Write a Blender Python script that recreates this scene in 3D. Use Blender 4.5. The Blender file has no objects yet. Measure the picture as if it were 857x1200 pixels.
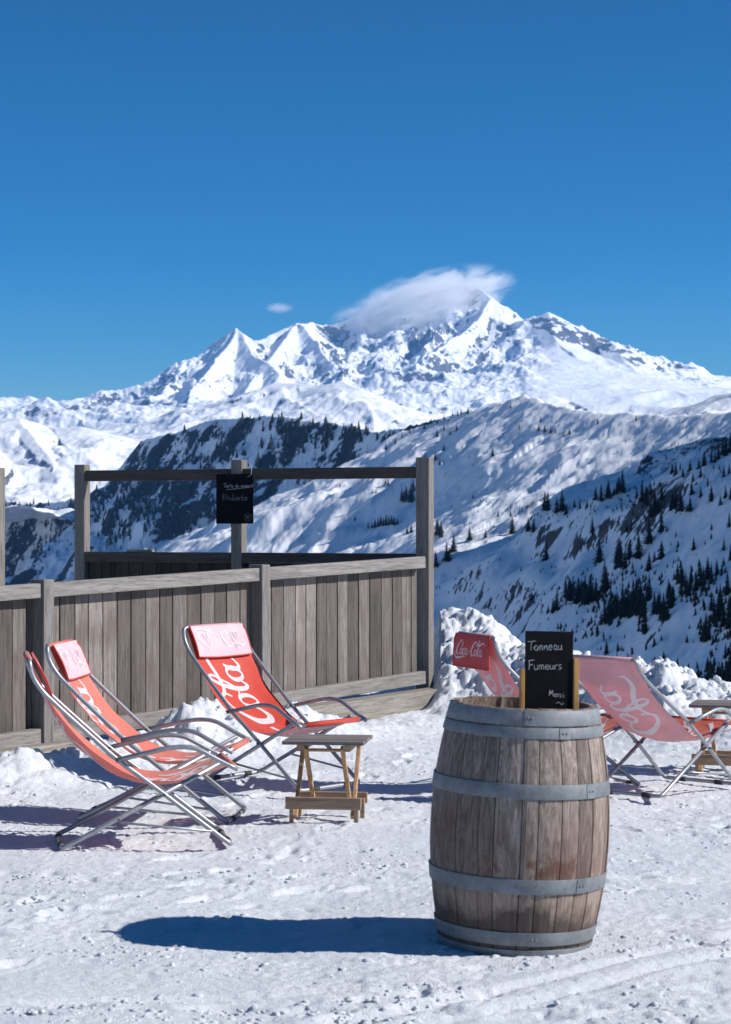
import bpy, bmesh, math, random
import numpy as np
from mathutils import Vector, Matrix

random.seed(7)
SC = bpy.context.scene
COL = SC.collection
F, CX, HY, CH = 2400.0, 428.0, 615.0, 1.63
R = math.radians

def W(px, y, D):
    return ((px - CX) / F * D, D, CH + (HY - y) / F * D)

# ------------------------------------------------------------------ helpers
def link(o, parent=None):
    COL.objects.link(o)
    if parent is not None:
        o.parent = parent
    return o

def tag(o, label=None, cat=None, group=None, kind=None):
    if label: o['label'] = label
    if cat: o['category'] = cat
    if group: o['group'] = group
    if kind: o['kind'] = kind
    return o

def empty(name, loc=(0, 0, 0), rz=0.0):
    o = bpy.data.objects.new(name, None)
    o.location = loc
    o.rotation_euler = (0, 0, rz)
    o.empty_display_size = 0.1
    return link(o)

def copy_tree(o, parent=None):
    c = o.copy()
    COL.objects.link(c)
    if parent is not None:
        c.parent = parent
    for ch in list(o.children):
        copy_tree(ch, c)
    return c

def obj(name, bm, mat, parent=None, smooth=False, bevel=0.0):
    me = bpy.data.meshes.new(name)
    bm.normal_update()
    if smooth:
        for f in bm.faces: f.smooth = True
    bm.to_mesh(me); bm.free()
    me.materials.append(mat)
    o = link(bpy.data.objects.new(name, me), parent)
    if bevel:
        m = o.modifiers.new('b', 'BEVEL'); m.width = bevel; m.segments = 2; m.limit_method = 'ANGLE'
    return o

def box(bm, x0, x1, y0, y1, z0, z1, M=None):
    vs = [bm.verts.new(p) for p in [(x0,y0,z0),(x1,y0,z0),(x1,y1,z0),(x0,y1,z0),(x0,y0,z1),(x1,y0,z1),(x1,y1,z1),(x0,y1,z1)]]
    for f in [(0,3,2,1),(4,5,6,7),(0,1,5,4),(1,2,6,5),(2,3,7,6),(3,0,4,7)]:
        bm.faces.new([vs[i] for i in f])
    if M is not None:
        bmesh.ops.transform(bm, matrix=M, verts=vs)
    return vs

def beam(bm, p, q, w, h, up=(0, 0, 1), jit=0.0):
    """box beam from p to q, w across (horizontal), h along 'up'"""
    p, q = Vector(p), Vector(q)
    d = (q - p); L = d.length; d.normalize()
    s = d.cross(Vector(up)); s.normalize(); u = s.cross(d)
    M = Matrix(((d.x, s.x, u.x, p.x), (d.y, s.y, u.y, p.y), (d.z, s.z, u.z, p.z), (0, 0, 0, 1)))
    return box(bm, 0, L, -w/2, w/2, -h/2, h/2, M)

def round_path(pts, r, n=6):
    pts = [Vector(p) for p in pts]
    out = [pts[0]]
    for i in range(1, len(pts) - 1):
        a, b, c = pts[i-1], pts[i], pts[i+1]
        l = min(r, (a-b).length*0.48, (c-b).length*0.48)
        p0 = b + (a-b).normalized()*l; p1 = b + (c-b).normalized()*l
        for k in range(n + 1):
            t = k/n
            out.append(p0*(1-t)**2 + b*2*t*(1-t) + p1*t*t)
    out.append(pts[-1])
    return out

def tube(bm, pts, r, seg=10, closed=False, caps=True):
    pts = [Vector(p) for p in pts]
    n = len(pts)
    def tan(i):
        if closed:
            return (pts[(i+1) % n] - pts[i-1]).normalized()
        if i == 0: return (pts[1]-pts[0]).normalized()
        if i == n-1: return (pts[-1]-pts[-2]).normalized()
        return (pts[i+1]-pts[i-1]).normalized()
    t0 = tan(0)
    ref = Vector((0, 0, 1)) if abs(t0.z) < 0.9 else Vector((1, 0, 0))
    u = t0.cross(ref).normalized()
    rings = []
    for i in range(n):
        t = tan(i)
        u = (u - t*u.dot(t)).normalized()
        v = t.cross(u)
        rr = r[i] if isinstance(r, (list, tuple)) else r
        rings.append([bm.verts.new(pts[i] + (u*math.cos(2*math.pi*k/seg) + v*math.sin(2*math.pi*k/seg))*rr) for k in range(seg)])
    m = n if closed else n-1
    for i in range(m):
        A, B = rings[i], rings[(i+1) % n]
        for k in range(seg):
            bm.faces.new((A[k], A[(k+1) % seg], B[(k+1) % seg], B[k]))
    if caps and not closed:
        bm.faces.new(list(reversed(rings[0]))); bm.faces.new(rings[-1])

def catmull(pts, n=8):
    """pts tuples of any dimension -> smooth samples"""
    P = [np.array(p, float) for p in pts]
    P = [2*P[0]-P[1]] + P + [2*P[-1]-P[-2]]
    out = []
    for i in range(1, len(P)-2):
        a, b, c, d = P[i-1], P[i], P[i+1], P[i+2]
        for k in range(n):
            t = k/n
            out.append(0.5*((2*b)+(-a+c)*t+(2*a-5*b+4*c-d)*t*t+(-a+3*b-3*c+d)*t**3))
    out.append(P[-2])
    return out

# ------------------------------------------------------------------ numpy noise
_rng = np.random.RandomState(11)
_perm = _rng.permutation(1024)
_perm = np.concatenate([_perm, _perm, _perm]).astype(np.int32)
_ang = _rng.rand(1024)*2*np.pi
_gx, _gy = np.cos(_ang).astype(np.float32), np.sin(_ang).astype(np.float32)

def perlin(x, y, seed=0):
    x = x + seed*37.17; y = y - seed*91.73
    fx_, fy_ = np.floor(x), np.floor(y)
    xf = (x - fx_).astype(np.float32); yf = (y - fy_).astype(np.float32)
    xi = fx_.astype(np.int32); yi = fy_.astype(np.int32)
    u = xf*xf*xf*(xf*(xf*6-15)+10); v = yf*yf*yf*(yf*(yf*6-15)+10)
    X0 = xi & 1023; X1 = (xi+1) & 1023; Y0 = yi & 1023; Y1 = (yi+1) & 1023
    def g(a, b, dx, dy):
        h = _perm[_perm[a] + b] & 1023
        return _gx[h]*dx + _gy[h]*dy
    n00 = g(X0, Y0, xf, yf); n10 = g(X1, Y0, xf-1, yf)
    n01 = g(X0, Y1, xf, yf-1); n11 = g(X1, Y1, xf-1, yf-1)
    a = n00 + u*(n10-n00); b = n01 + u*(n11-n01)
    return (a + v*(b-a))*1.5

def fbm(x, y, o=5, seed=0, gain=0.5, lac=2.03):
    s = 0; a = 1.0; f = 1.0
    for i in range(o):
        s = s + a*perlin(x*f, y*f, seed+i); a *= gain; f *= lac
    return s

def ridged(x, y, o=5, seed=0, gain=0.5, lac=2.1):
    s = 0; a = 1.0; f = 1.0; w = 1.0; tot = 0
    for i in range(o):
        n = 1-np.abs(perlin(x*f, y*f, seed+i))*1.6
        n = np.clip(n, 0, 1)**2
        s = s + a*n*w; w = np.clip(n*1.6, 0, 1); tot += a
        a *= gain; f *= lac
    return s/tot

def sst(a, b, x):
    t = np.clip((x-a)/(b-a), 0, 1)
    return t*t*(3-2*t)

def smax(a, b, k):
    h = np.clip(0.5+0.5*(a-b)/k, 0, 1)
    return b*(1-h)+a*h + k*h*(1-h)

def grid_mesh(name, X, Y, Z, mat, attrs=None, smooth=True):
    nr, nc = X.shape
    co = np.stack([X, Y, Z], -1).astype(np.float32).reshape(-1)
    me = bpy.data.meshes.new(name)
    me.vertices.add(nr*nc); me.vertices.foreach_set('co', co)
    idx = np.arange(nr*nc, dtype=np.int32).reshape(nr, nc)
    q = np.stack([idx[:-1, :-1], idx[:-1, 1:], idx[1:, 1:], idx[1:, :-1]], -1).reshape(-1)
    nf = (nr-1)*(nc-1)
    me.loops.add(nf*4); me.loops.foreach_set('vertex_index', q)
    me.polygons.add(nf)
    me.polygons.foreach_set('loop_start', np.arange(nf, dtype=np.int32)*4)
    me.polygons.foreach_set('loop_total', np.full(nf, 4, dtype=np.int32))
    if smooth:
        me.polygons.foreach_set('use_smooth', np.ones(nf, dtype=bool))
    me.update(calc_edges=True)
    for k, A in (attrs or {}).items():
        at = me.attributes.new(k, 'FLOAT', 'POINT')
        at.data.foreach_set('value', A.astype(np.float32).reshape(-1))
    me.materials.append(mat)
    return link(bpy.data.objects.new(name, me))

# ------------------------------------------------------------------ materials
class NT:
    def __init__(self, name):
        self.m = bpy.data.materials.new(name); self.m.use_nodes = True
        self.t = self.m.node_tree; self.t.nodes.clear()
        self.out = self.n('ShaderNodeOutputMaterial')
        self.b = self.n('ShaderNodeBsdfPrincipled')
        self.l(self.b.outputs[0], self.out.inputs[0])
    def n(self, typ, **k):
        nd = self.t.nodes.new(typ)
        for a, v in k.items():
            if a.startswith('i_'):
                nd.inputs[a[2:].replace('_', ' ')].default_value = v
            else:
                setattr(nd, a, v)
        return nd
    def l(self, a, b): self.t.links.new(a, b)
    def coord(self, kind='Object', scale=(1, 1, 1), loc=None):
        c = self.n('ShaderNodeTexCoord'); mp = self.n('ShaderNodeMapping')
        mp.inputs['Scale'].default_value = scale
        self.l(c.outputs[kind], mp.inputs['Vector'])
        return mp.outputs[0], mp
    def noise(self, vec, scale, detail=4, rough=0.55, dist=0.0):
        nd = self.n('ShaderNodeTexNoise'); nd.inputs['Scale'].default_value = scale
        nd.inputs['Detail'].default_value = detail; nd.inputs['Roughness'].default_value = rough
        nd.inputs['Distortion'].default_value = dist
        self.l(vec, nd.inputs['Vector']); return nd.outputs['Fac']
    def ramp(self, fac, stops):
        nd = self.n('ShaderNodeValToRGB'); cr = nd.color_ramp
        while len(cr.elements) < len(stops): cr.elements.new(0.5)
        for e, (p, c) in zip(cr.elements, stops):
            e.position = p; e.color = (c[0], c[1], c[2], 1) if len(c) == 3 else c
        self.l(fac, nd.inputs[0]); return nd.outputs[0]
    def mix(self, fac, a, b, mode='MIX'):
        nd = self.n('ShaderNodeMix', data_type='RGBA', blend_type=mode)
        for s, v in ((0, fac), (6, a), (7, b)):
            if isinstance(v, (int, float)): nd.inputs[s].default_value = v
            elif isinstance(v, tuple): nd.inputs[s].default_value = (v[0], v[1], v[2], 1)
            else: self.l(v, nd.inputs[s])
        return nd.outputs[2]
    def math(self, op, a, b=None, clamp=False):
        nd = self.n('ShaderNodeMath', operation=op); nd.use_clamp = clamp
        for s, v in ((0, a), (1, b)):
            if v is None: continue
            if isinstance(v, (int, float)): nd.inputs[s].default_value = v
            else: self.l(v, nd.inputs[s])
        return nd.outputs[0]
    def bump(self, h, strength=0.3, dist=0.01, prev=None):
        nd = self.n('ShaderNodeBump'); nd.inputs['Strength'].default_value = strength
        nd.inputs['Distance'].default_value = dist
        self.l(h, nd.inputs['Height'])
        if prev is not None: self.l(prev, nd.inputs['Normal'])
        return nd.outputs[0]
    def attr(self, name):
        nd = self.n('ShaderNodeAttribute'); nd.attribute_name = name; return nd.outputs['Fac']
    def setb(self, **k):
        for a, v in k.items():
            a = a.replace('_', ' ')
            if hasattr(v, 'is_linked') or hasattr(v, 'links'): self.l(v, self.b.inputs[a])
            else: self.b.inputs[a].default_value = v if not (isinstance(v, tuple) and len(v) == 3) else (*v, 1)

def mat_snow_ground():
    t = NT('trodden snow')
    v, _ = t.coord()
    n1 = t.noise(v, 2.2, 5, .6); n2 = t.noise(v, 28, 6, .7); n3 = t.noise(v, 170, 4, .7)
    c = t.ramp(n1, [(.3, (.80, .83, .87)), (.7, (.885, .90, .925))])
    t.setb(Base_Color=c, Roughness=.62)
    t.b.inputs['Specular IOR Level'].default_value = .35
    b = t.bump(n2, .6, .022); b = t.bump(n3, .85, .012, b)
    t.l(b, t.b.inputs['Normal'])
    return t.m

def mat_terrain(name, scale, rock=((.045, .05, .06), (.14, .14, .145)), bumpd=8.0, snow=(.82, .84, .875)):
    """snow over rock: 'rock' attribute sets where rock shows"""
    t = NT(name)
    v, _ = t.coord()
    nb = t.noise(v, 1/scale, 8, .65)
    nf = t.noise(v, 6/scale, 6, .7)
    at = t.attr('rock')
    a2 = t.math('ADD', at, t.math('MULTIPLY', t.math('SUBTRACT', nb, .5), .9))
    a2 = t.math('ADD', a2, t.math('MULTIPLY', t.math('SUBTRACT', nf, .5), 1.0))
    fac = t.ramp(a2, [(.46, (0, 0, 0)), (.56, (1, 1, 1))])
    rc = t.ramp(nf, [(.3, rock[0]), (.7, rock[1])])
    col = t.mix(fac, snow, rc)
    t.setb(Base_Color=col, Roughness=.8)
    t.b.inputs['Specular IOR Level'].default_value = .2
    bb = t.bump(nf, .5, bumpd)
    t.l(bb, t.b.inputs['Normal'])
    return t.m

def mat_wood(name, c0, c1, grain='z', rough=.8, var=.35, warm=None, gs=1.0):
    t = NT(name)
    sc = {'z': (30, 30, 1.6), 'x': (1.6, 30, 30), 'y': (30, 1.6, 30)}[grain]
    v, mp = t.coord('Object', tuple(s*gs for s in sc))
    g = t.n('ShaderNodeNewGeometry')
    rnd = g.outputs['Random Per Island']
    comb = t.n('ShaderNodeCombineXYZ')
    t.l(t.math('MULTIPLY', rnd, 37.0), comb.inputs[0]); t.l(t.math('MULTIPLY', rnd, 91.0), comb.inputs[1]); t.l(t.math('MULTIPLY', rnd, 53.0), comb.inputs[2])
    t.l(comb.outputs[0], mp.inputs['Location'])
    n1 = t.noise(v, 1.0, 6, .65, 1.2)
    n2 = t.noise(v, 5.0, 4, .7, .3)
    v2, _ = t.coord('Object', (1, 1, 1))
    n3 = t.noise(v2, 3.0, 4, .6)
    k = t.ramp(n1, [(.25, c0), (.5, tuple((a+b)/2 for a, b in zip(c0, c1))), (.75, c1)])
    k = t.mix(t.math('MULTIPLY', t.ramp(n2, [(.52, (0, 0, 0)), (.68, (1, 1, 1))]), .7), k, tuple(a*.3 for a in c0))
    vv = t.n('ShaderNodeMapRange'); t.l(rnd, vv.inputs[0]); vv.inputs[3].default_value = 1-var; vv.inputs[4].default_value = 1+var
    comb2 = t.n('ShaderNodeCombineXYZ')
    for i in range(3): t.l(vv.outputs[0], comb2.inputs[i])
    k = t.mix(1.0, k, comb2.outputs[0], 'MULTIPLY')
    if warm:
        k = t.mix(t.math('MULTIPLY', t.ramp(n3, [(.45, (0, 0, 0)), (.65, (1, 1, 1))]), .6), k, warm)
    # knots
    vo = t.n('ShaderNodeTexVoronoi'); vo.inputs['Scale'].default_value = .34
    t.l(v, vo.inputs['Vector'])
    kn = t.ramp(vo.outputs['Distance'], [(.03, (1, 1, 1)), (.10, (0, 0, 0))])
    k = t.mix(t.math('MULTIPLY', kn, .8), k, tuple(a*.25 for a in c0))
    t.setb(Base_Color=k, Roughness=rough)
    t.b.inputs['Specular IOR Level'].default_value = .25
    bb = t.bump(n1, .5, .003); bb = t.bump(n2, .5, .0015, bb)
    t.l(bb, t.b.inputs['Normal'])
    return t.m

def mat_simple(name, col, rough=.6, metal=0.0, nscale=20, nvar=.15, bump=0.0, bdist=.002, spec=.5):
    t = NT(name)
    v, _ = t.coord()
    n = t.noise(v, nscale, 5, .65)
    c = t.ramp(n, [(.3, tuple(a*(1-nvar) for a in col)), (.7, tuple(min(1, a*(1+nvar)) for a in col))])
    t.setb(Base_Color=c, Roughness=rough, Metallic=metal)
    t.b.inputs['Specular IOR Level'].default_value = spec
    if bump:
        t.l(t.bump(n, bump, bdist), t.b.inputs['Normal'])
    return t.m

def mat_fabric(name, col, trans=.25):
    t = NT(name)
    v, _ = t.coord('Object', (1, 1, 1))
    w = t.n('ShaderNodeTexWave', wave_type='BANDS', bands_direction='Y'); w.inputs['Scale'].default_value = 180
    t.l(v, w.inputs['Vector'])
    w2 = t.n('ShaderNodeTexWave', wave_type='BANDS', bands_direction='Z'); w2.inputs['Scale'].default_value = 180
    t.l(v, w2.inputs['Vector'])
    n = t.noise(v, 7, 4, .6)
    c = t.ramp(n, [(.3, tuple(a*.88 for a in col)), (.7, tuple(min(1, a*1.08) for a in col))])
    t.setb(Base_Color=c, Roughness=.6)
    t.b.inputs['Specular IOR Level'].default_value = .3
    t.b.inputs['Sheen Weight'].default_value = .25
    t.b.inputs['Sheen Roughness'].default_value = .5
    s = t.math('ADD', w.outputs['Fac'], w2.outputs['Fac'])
    bb = t.bump(s, .15, .001); bb = t.bump(n, .35, .02, bb)
    t.l(bb, t.b.inputs['Normal'])
    if trans:
        tr = t.n('ShaderNodeBsdfTranslucent'); t.l(c, tr.inputs[0])
        mx = t.n('ShaderNodeMixShader'); mx.inputs[0].default_value = trans
        t.l(t.b.outputs[0], mx.inputs[1]); t.l(tr.outputs[0], mx.inputs[2])
        t.l(mx.outputs[0], t.out.inputs[0])
    return t.m

def mat_barrel():
    """weathered oak staves; colour varies per stave"""
    t = NT('weathered oak staves')
    v, mp = t.coord('Object', (24, 24, 3.4))
    g = t.n('ShaderNodeNewGeometry'); rnd = g.outputs['Random Per Island']
    comb = t.n('ShaderNodeCombineXYZ')
    t.l(t.math('MULTIPLY', rnd, 61.0), comb.inputs[0]); t.l(t.math('MULTIPLY', rnd, 27.0), comb.inputs[2])
    t.l(comb.outputs[0], mp.inputs['Location'])
    n1 = t.noise(v, 1.0, 8, .74, 3.2)
    n2 = t.noise(v, 6.0, 5, .75, .5)
    v2, _ = t.coord('Object', (1, 1, .8))
    n3 = t.noise(v2, 5.5, 5, .65, .3)
    n4 = t.noise(v2, 2.3, 3, .5)
    k = t.ramp(n1, [(.25, (.055, .038, .031)), (.45, (.165, .128, .106)), (.58, (.28, .225, .19)), (.74, (.47, .405, .355))])
    k = t.mix(t.math('MULTIPLY', t.ramp(n2, [(.52, (0, 0, 0)), (.7, (1, 1, 1))]), .55), k, (.07, .055, .05))
    vv = t.n('ShaderNodeMapRange'); t.l(rnd, vv.inputs[0]); vv.inputs[3].default_value = .74; vv.inputs[4].default_value = 1.45
    c2 = t.n('ShaderNodeCombineXYZ')
    for i in range(3): t.l(vv.outputs[0], c2.inputs[i])
    k = t.mix(1.0, k, c2.outputs[0], 'MULTIPLY')
    # wine stain in the middle, tan at the bottom, dark drips above the lower hoop
    sep = t.n('ShaderNodeSeparateXYZ'); cc = t.n('ShaderNodeTexCoord'); t.l(cc.outputs['Object'], sep.inputs[0]); z = sep.outputs[2]
    red = t.ramp(z, [(.28, (0, 0, 0)), (.34, (1, 1, 1)), (.5, (.7, .7, .7)), (.6, (0, 0, 0))])
    rf = t.math('MULTIPLY', red, t.ramp(n4, [(.4, (.25, .25, .25)), (.62, (1, 1, 1))]))
    k = t.mix(t.math('MULTIPLY', rf, .62), k, (.135, .06, .05))
    rust = t.math('MULTIPLY', red, t.ramp(n3, [(.56, (0, 0, 0)), (.62, (1, 1, 1))]))
    k = t.mix(t.math('MULTIPLY', rust, .75), k, (.12, .05, .03))
    tan = t.ramp(z, [(.24, (1, 1, 1)), (.27, (0, 0, 0))])
    k = t.mix(t.math('MULTIPLY', tan, .45), k, (.34, .25, .19))
    zn = t.math('ADD', z, t.math('MULTIPLY', t.math('SUBTRACT', n3, .5), .42))
    dk = t.ramp(zn, [(.155, (1, 1, 1)), (.235, (0, 0, 0))])
    k = t.mix(t.math('MULTIPLY', dk, .8), k, (.045, .03, .026))
    t.setb(Base_Color=k, Roughness=.75)
    t.b.inputs['Specular IOR Level'].default_value = .3
    bb = t.bump(n1, .5, .003); bb = t.bump(n2, .6, .002, bb)
    t.l(bb, t.b.inputs['Normal'])
    return t.m

def mat_hoop():
    t = NT('galvanised hoop')
    v, _ = t.coord()
    n = t.noise(v, 9, 6, .7); n2 = t.noise(v, 60, 4, .7)
    c = t.ramp(n, [(.3, (.135, .147, .157)), (.7, (.25, .268, .285))])
    c = t.mix(t.math('MULTIPLY', t.ramp(n2, [(.52, (0, 0, 0)), (.72, (1, 1, 1))]), .55), c, (.10, .075, .06))
    t.setb(Base_Color=c, Metallic=.25, Roughness=.62)
    t.l(t.bump(n2, .15, .002), t.b.inputs['Normal'])
    return t.m

def mat_fir():
    t = NT('fir needles')
    v, _ = t.coord()
    n = t.noise(v, 1.2, 4, .6)
    g = t.n('ShaderNodeObjectInfo')
    c = t.ramp(n, [(.3, (.010, .018, .014)), (.7, (.030, .046, .034))])
    c = t.mix(t.math('MULTIPLY', g.outputs['Random'], .35), c, (.02, .022, .016))
    t.setb(Base_Color=c, Roughness=.8)
    t.b.inputs['Specular IOR Level'].default_value = .2
    return t.m

M = {}
M['snow'] = mat_snow_ground()
M['post'] = mat_wood('grey weathered larch upright', (.10, .092, .088), (.27, .25, .235), 'z', var=.22)
M['rail'] = mat_wood('grey weathered larch rail', (.13, .12, .112), (.33, .305, .28), 'x', var=.12)
M['boards'] = mat_wood('grey weathered larch boards', (.07, .058, .052), (.27, .235, .208), 'z', var=.5, warm=(.13, .10, .082))
M['darkrail'] = mat_wood('dark timber rail', (.035, .028, .025), (.10, .082, .072), 'x', var=.15)  # darker base tone than the posts beside these rails
M['darkpost'] = mat_wood('brown grey timber post', (.10, .088, .08), (.26, .235, .21), 'z', var=.15)
M['darkboards'] = mat_wood('dark timber boards', (.02, .017, .016), (.06, .05, .046), 'z', var=.25)  # darkest of the timber tones
M['beam'] = mat_wood('pale weathered timber beam', (.15, .135, .12), (.36, .325, .28), 'x', var=.1)
M['tabletop'] = mat_wood('grey table slats', (.10, .086, .078), (.25, .22, .20), 'x', var=.3)
M['tablewood'] = mat_wood('honey coloured pine', (.27, .15, .075), (.58, .37, .21), 'z', var=.15)
M['tablebar'] = mat_wood('brown table crossbar', (.19, .125, .08), (.45, .32, .21), 'x', var=.2)
M['barrel'] = mat_barrel()
M['hoop'] = mat_hoop()
M['steel'] = mat_simple('brushed tube', (.33, .34, .36), .42, .6, 30, .15)
M['rubber'] = mat_simple('black cap', (.03, .03, .03), .7)
M['slate'] = mat_simple('blackboard', (.007, .007, .009), .8, 0, 15, .3, .1, spec=.12)
M['chalk'] = mat_simple('chalk', (.42, .44, .46), .95, 0, 300, .35)
M['chalkdim'] = mat_simple('rubbed chalk', (.22, .23, .25), .95, 0, 300, .35)
M['oak'] = mat_wood('yellow pine batten', (.42, .22, .06), (.62, .36, .12), 'z', var=.05)
M['red'] = mat_fabric('red sling', (.72, .075, .045), .30)
M['coral'] = mat_fabric('glare-washed red sling', (.80, .245, .18), .30)  # paler than the red sling: sun glare put into the base colour
M['pink'] = mat_fabric('pale pink reverse', (.78, .41, .44), .25)
M['padpink'] = mat_fabric('pale pink pad', (.84, .58, .61), .2)
M['orange'] = mat_fabric('orange red sling', (.78, .13, .06), .30)
M['flapred'] = mat_fabric('red flap', (.60, .035, .03), .1)
M['white'] = mat_fabric('white print', (.86, .84, .84), .3)
M['whitedim'] = mat_fabric('pinkish white print', (.84, .74, .78), .2)
M['pinkwhite'] = mat_fabric('faded print reverse', (.90, .82, .84), .3)
M['fir'] = mat_fir()
M['bark'] = mat_simple('fir bark', (.05, .04, .034), .9, 0, 8, .3, .5, .02)
M['string'] = mat_simple('string', (.6, .6, .58), .8)

# ------------------------------------------------------------------ camera, light, world
cam = bpy.data.cameras.new('camera')
co = bpy.data.objects.new('camera', cam); COL.objects.link(co)
co.location = (0, 0, CH); co.rotation_euler = (R(90), 0, 0)
cam.sensor_fit = 'VERTICAL'; cam.sensor_height = 36; cam.sensor_width = 36
cam.lens = 72; cam.shift_y = 15/1200
cam.clip_start = .1; cam.clip_end = 90000
cam.dof.use_dof = True; cam.dof.focus_distance = 15.0; cam.dof.aperture_fstop = 8.0
SC.camera = co

SUN_EL, SUN_AZ = R(35.0), R(-7.0)      # azimuth measured from +X towards +Y
sv = Vector((math.cos(SUN_EL)*math.cos(SUN_AZ), math.cos(SUN_EL)*math.sin(SUN_AZ), math.sin(SUN_EL)))
sl = bpy.data.lights.new('sun', 'SUN'); so = bpy.data.objects.new('sun', sl); COL.objects.link(so)
so.rotation_euler = (-sv).to_track_quat('-Z', 'Y').to_euler()
sl.energy = 4.9; sl.angle = R(.55); sl.color = (1.0, .97, .935)
wd = bpy.data.worlds.new('World'); SC.world = wd; wd.use_nodes = True
wt = wd.node_tree; wt.nodes.clear()
wo = wt.nodes.new('ShaderNodeOutputWorld'); bg = wt.nodes.new('ShaderNodeBackground'); sk = wt.nodes.new('ShaderNodeTexSky')
sk.sky_type = 'NISHITA'; sk.sun_disc = False; sk.sun_elevation = SUN_EL
sk.sun_rotation = R(90) - SUN_AZ
sk.altitude = 2000; sk.air_density = 1.0; sk.dust_density = .3; sk.ozone_density = 2.2
hs = wt.nodes.new('ShaderNodeHueSaturation'); hs.inputs['Saturation'].default_value = 1.75; hs.inputs['Hue'].default_value = .491; hs.inputs['Value'].default_value = .58
gm = wt.nodes.new('ShaderNodeGamma'); gm.inputs[1].default_value = 1.25
wt.links.new(sk.outputs[0], hs.inputs['Color']); wt.links.new(hs.outputs[0], gm.inputs[0]); wt.links.new(gm.outputs[0], bg.inputs[0]); bg.inputs[1].default_value = .080
wt.links.new(bg.outputs[0], wo.inputs[0])
vs = SC.view_settings
vs.view_transform = 'Standard'; vs.look = 'None'; vs.gamma = 1; vs.use_curve_mapping = False; vs.exposure = .27
SC.cycles.use_denoising = True
SC.cycles.max_bounces = 22; SC.cycles.glossy_bounces = 4; SC.cycles.transmission_bounces = 4; SC.cycles.diffuse_bounces = 4; SC.cycles.volume_bounces = 20
SC.cycles.transparent_max_bounces = 8

# ------------------------------------------------------------------ terrace snow (one sheet)
def line(a, b, n): return list(np.linspace(a, b, n, endpoint=False))
def berm(X, Y):
    """snow banks ploughed against the fence and behind the right-hand chairs"""
    z = np.zeros_like(X)
    # bank along the front fence: fence line from (-2.2,14) direction (2.71,3.7)
    d = np.array([2.71, 3.7]); d /= np.linalg.norm(d)
    nx, ny = d[1], -d[0]
    s = (X+2.2)*d[0] + (Y-14)*d[1]; q = (X+2.2)*nx + (Y-14)*ny     # q>0 in front of the fence
    prof = np.exp(-((q-.55)/.42)**2)
    amp = .11 + .15*sst(.2, .9, s)*(1-sst(1.7, 2.6, s)) - .09*sst(2.0, 3.0, s)
    amp = amp*sst(-4, -1, s) + .04
    z += prof*amp*(1-sst(4.6, 5.4, s))
    return z
def bank(X, Y):
    px = X/np.maximum(Y, 1)*F + CX
    # crest height against the view line, in metres, bank standing 15.5-18 m away
    h = np.interp(px, [440, 500, 515, 545, 575, 610, 680, 760, 778, 800, 850, 900, 1000, 1200],
                      [.0, .30, .80, .86, .80, .60, .50, .48, .54, .42, .38, .40, .5, .5])
    c = np.interp(px, [440, 540, 600, 700, 860, 1200], [19.3, 19.1, 18.4, 17.0, 16.0, 15.0])
    dd = Y-c
    prof = np.where(dd < 0, np.exp(-(dd/1.35)**2), np.exp(-(dd/.9)**2))
    return h*prof
_rp = np.random.RandomState(44)
PRN = []
for (x0, y0, x1, y1, n_) in ((-3.2, 8.9, 3.0, 9.6, 26), (-1.8, 7.0, .4, 12.6, 18), (.2, 12.4, 3.0, 9.8, 18), (-.6, 6.6, 2.9, 7.6, 14), (-2.4, 7.4, -.2, 9.4, 14), (-2.6, 6.6, 2.6, 6.9, 14), (.4, 14.6, -1.0, 11.9, 12)):
    for i_ in range(n_):
        q_ = (i_+.5)/n_; an_ = math.atan2(y1-y0, x1-x0) + _rp.normal(0, .35); sd_ = (.10 if i_ % 2 else -.10)
        PRN.append((x0+(x1-x0)*q_ - math.sin(an_)*sd_ + _rp.normal(0, .09), y0+(y1-y0)*q_ + math.cos(an_)*sd_ + _rp.normal(0, .09), an_, _rp.uniform(.006, .015)))
def prints(X, Y):
    """boot prints trodden into the snow"""
    z = np.zeros_like(X); gx_, gy_ = X[0], Y[:, 0]
    for (px_, py_, a_, dp_) in PRN:
        i0, i1 = np.searchsorted(gy_, (py_-.3, py_+.3)); j0, j1 = np.searchsorted(gx_, (px_-.3, px_+.3))
        if i1 <= i0 or j1 <= j0: continue
        dx_, dy_ = X[i0:i1, j0:j1]-px_, Y[i0:i1, j0:j1]-py_
        u_ = dx_*math.cos(a_)+dy_*math.sin(a_); v_ = -dx_*math.sin(a_)+dy_*math.cos(a_)
        w_ = .048 + .010*np.cos(u_*18)
        e_ = np.sqrt((u_/.145)**2 + (v_/w_)**2)
        z[i0:i1, j0:j1] += -dp_*sst(1.15, .75, e_) + dp_*.45*np.exp(-((e_-1.35)/.25)**2)
    return z
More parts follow.
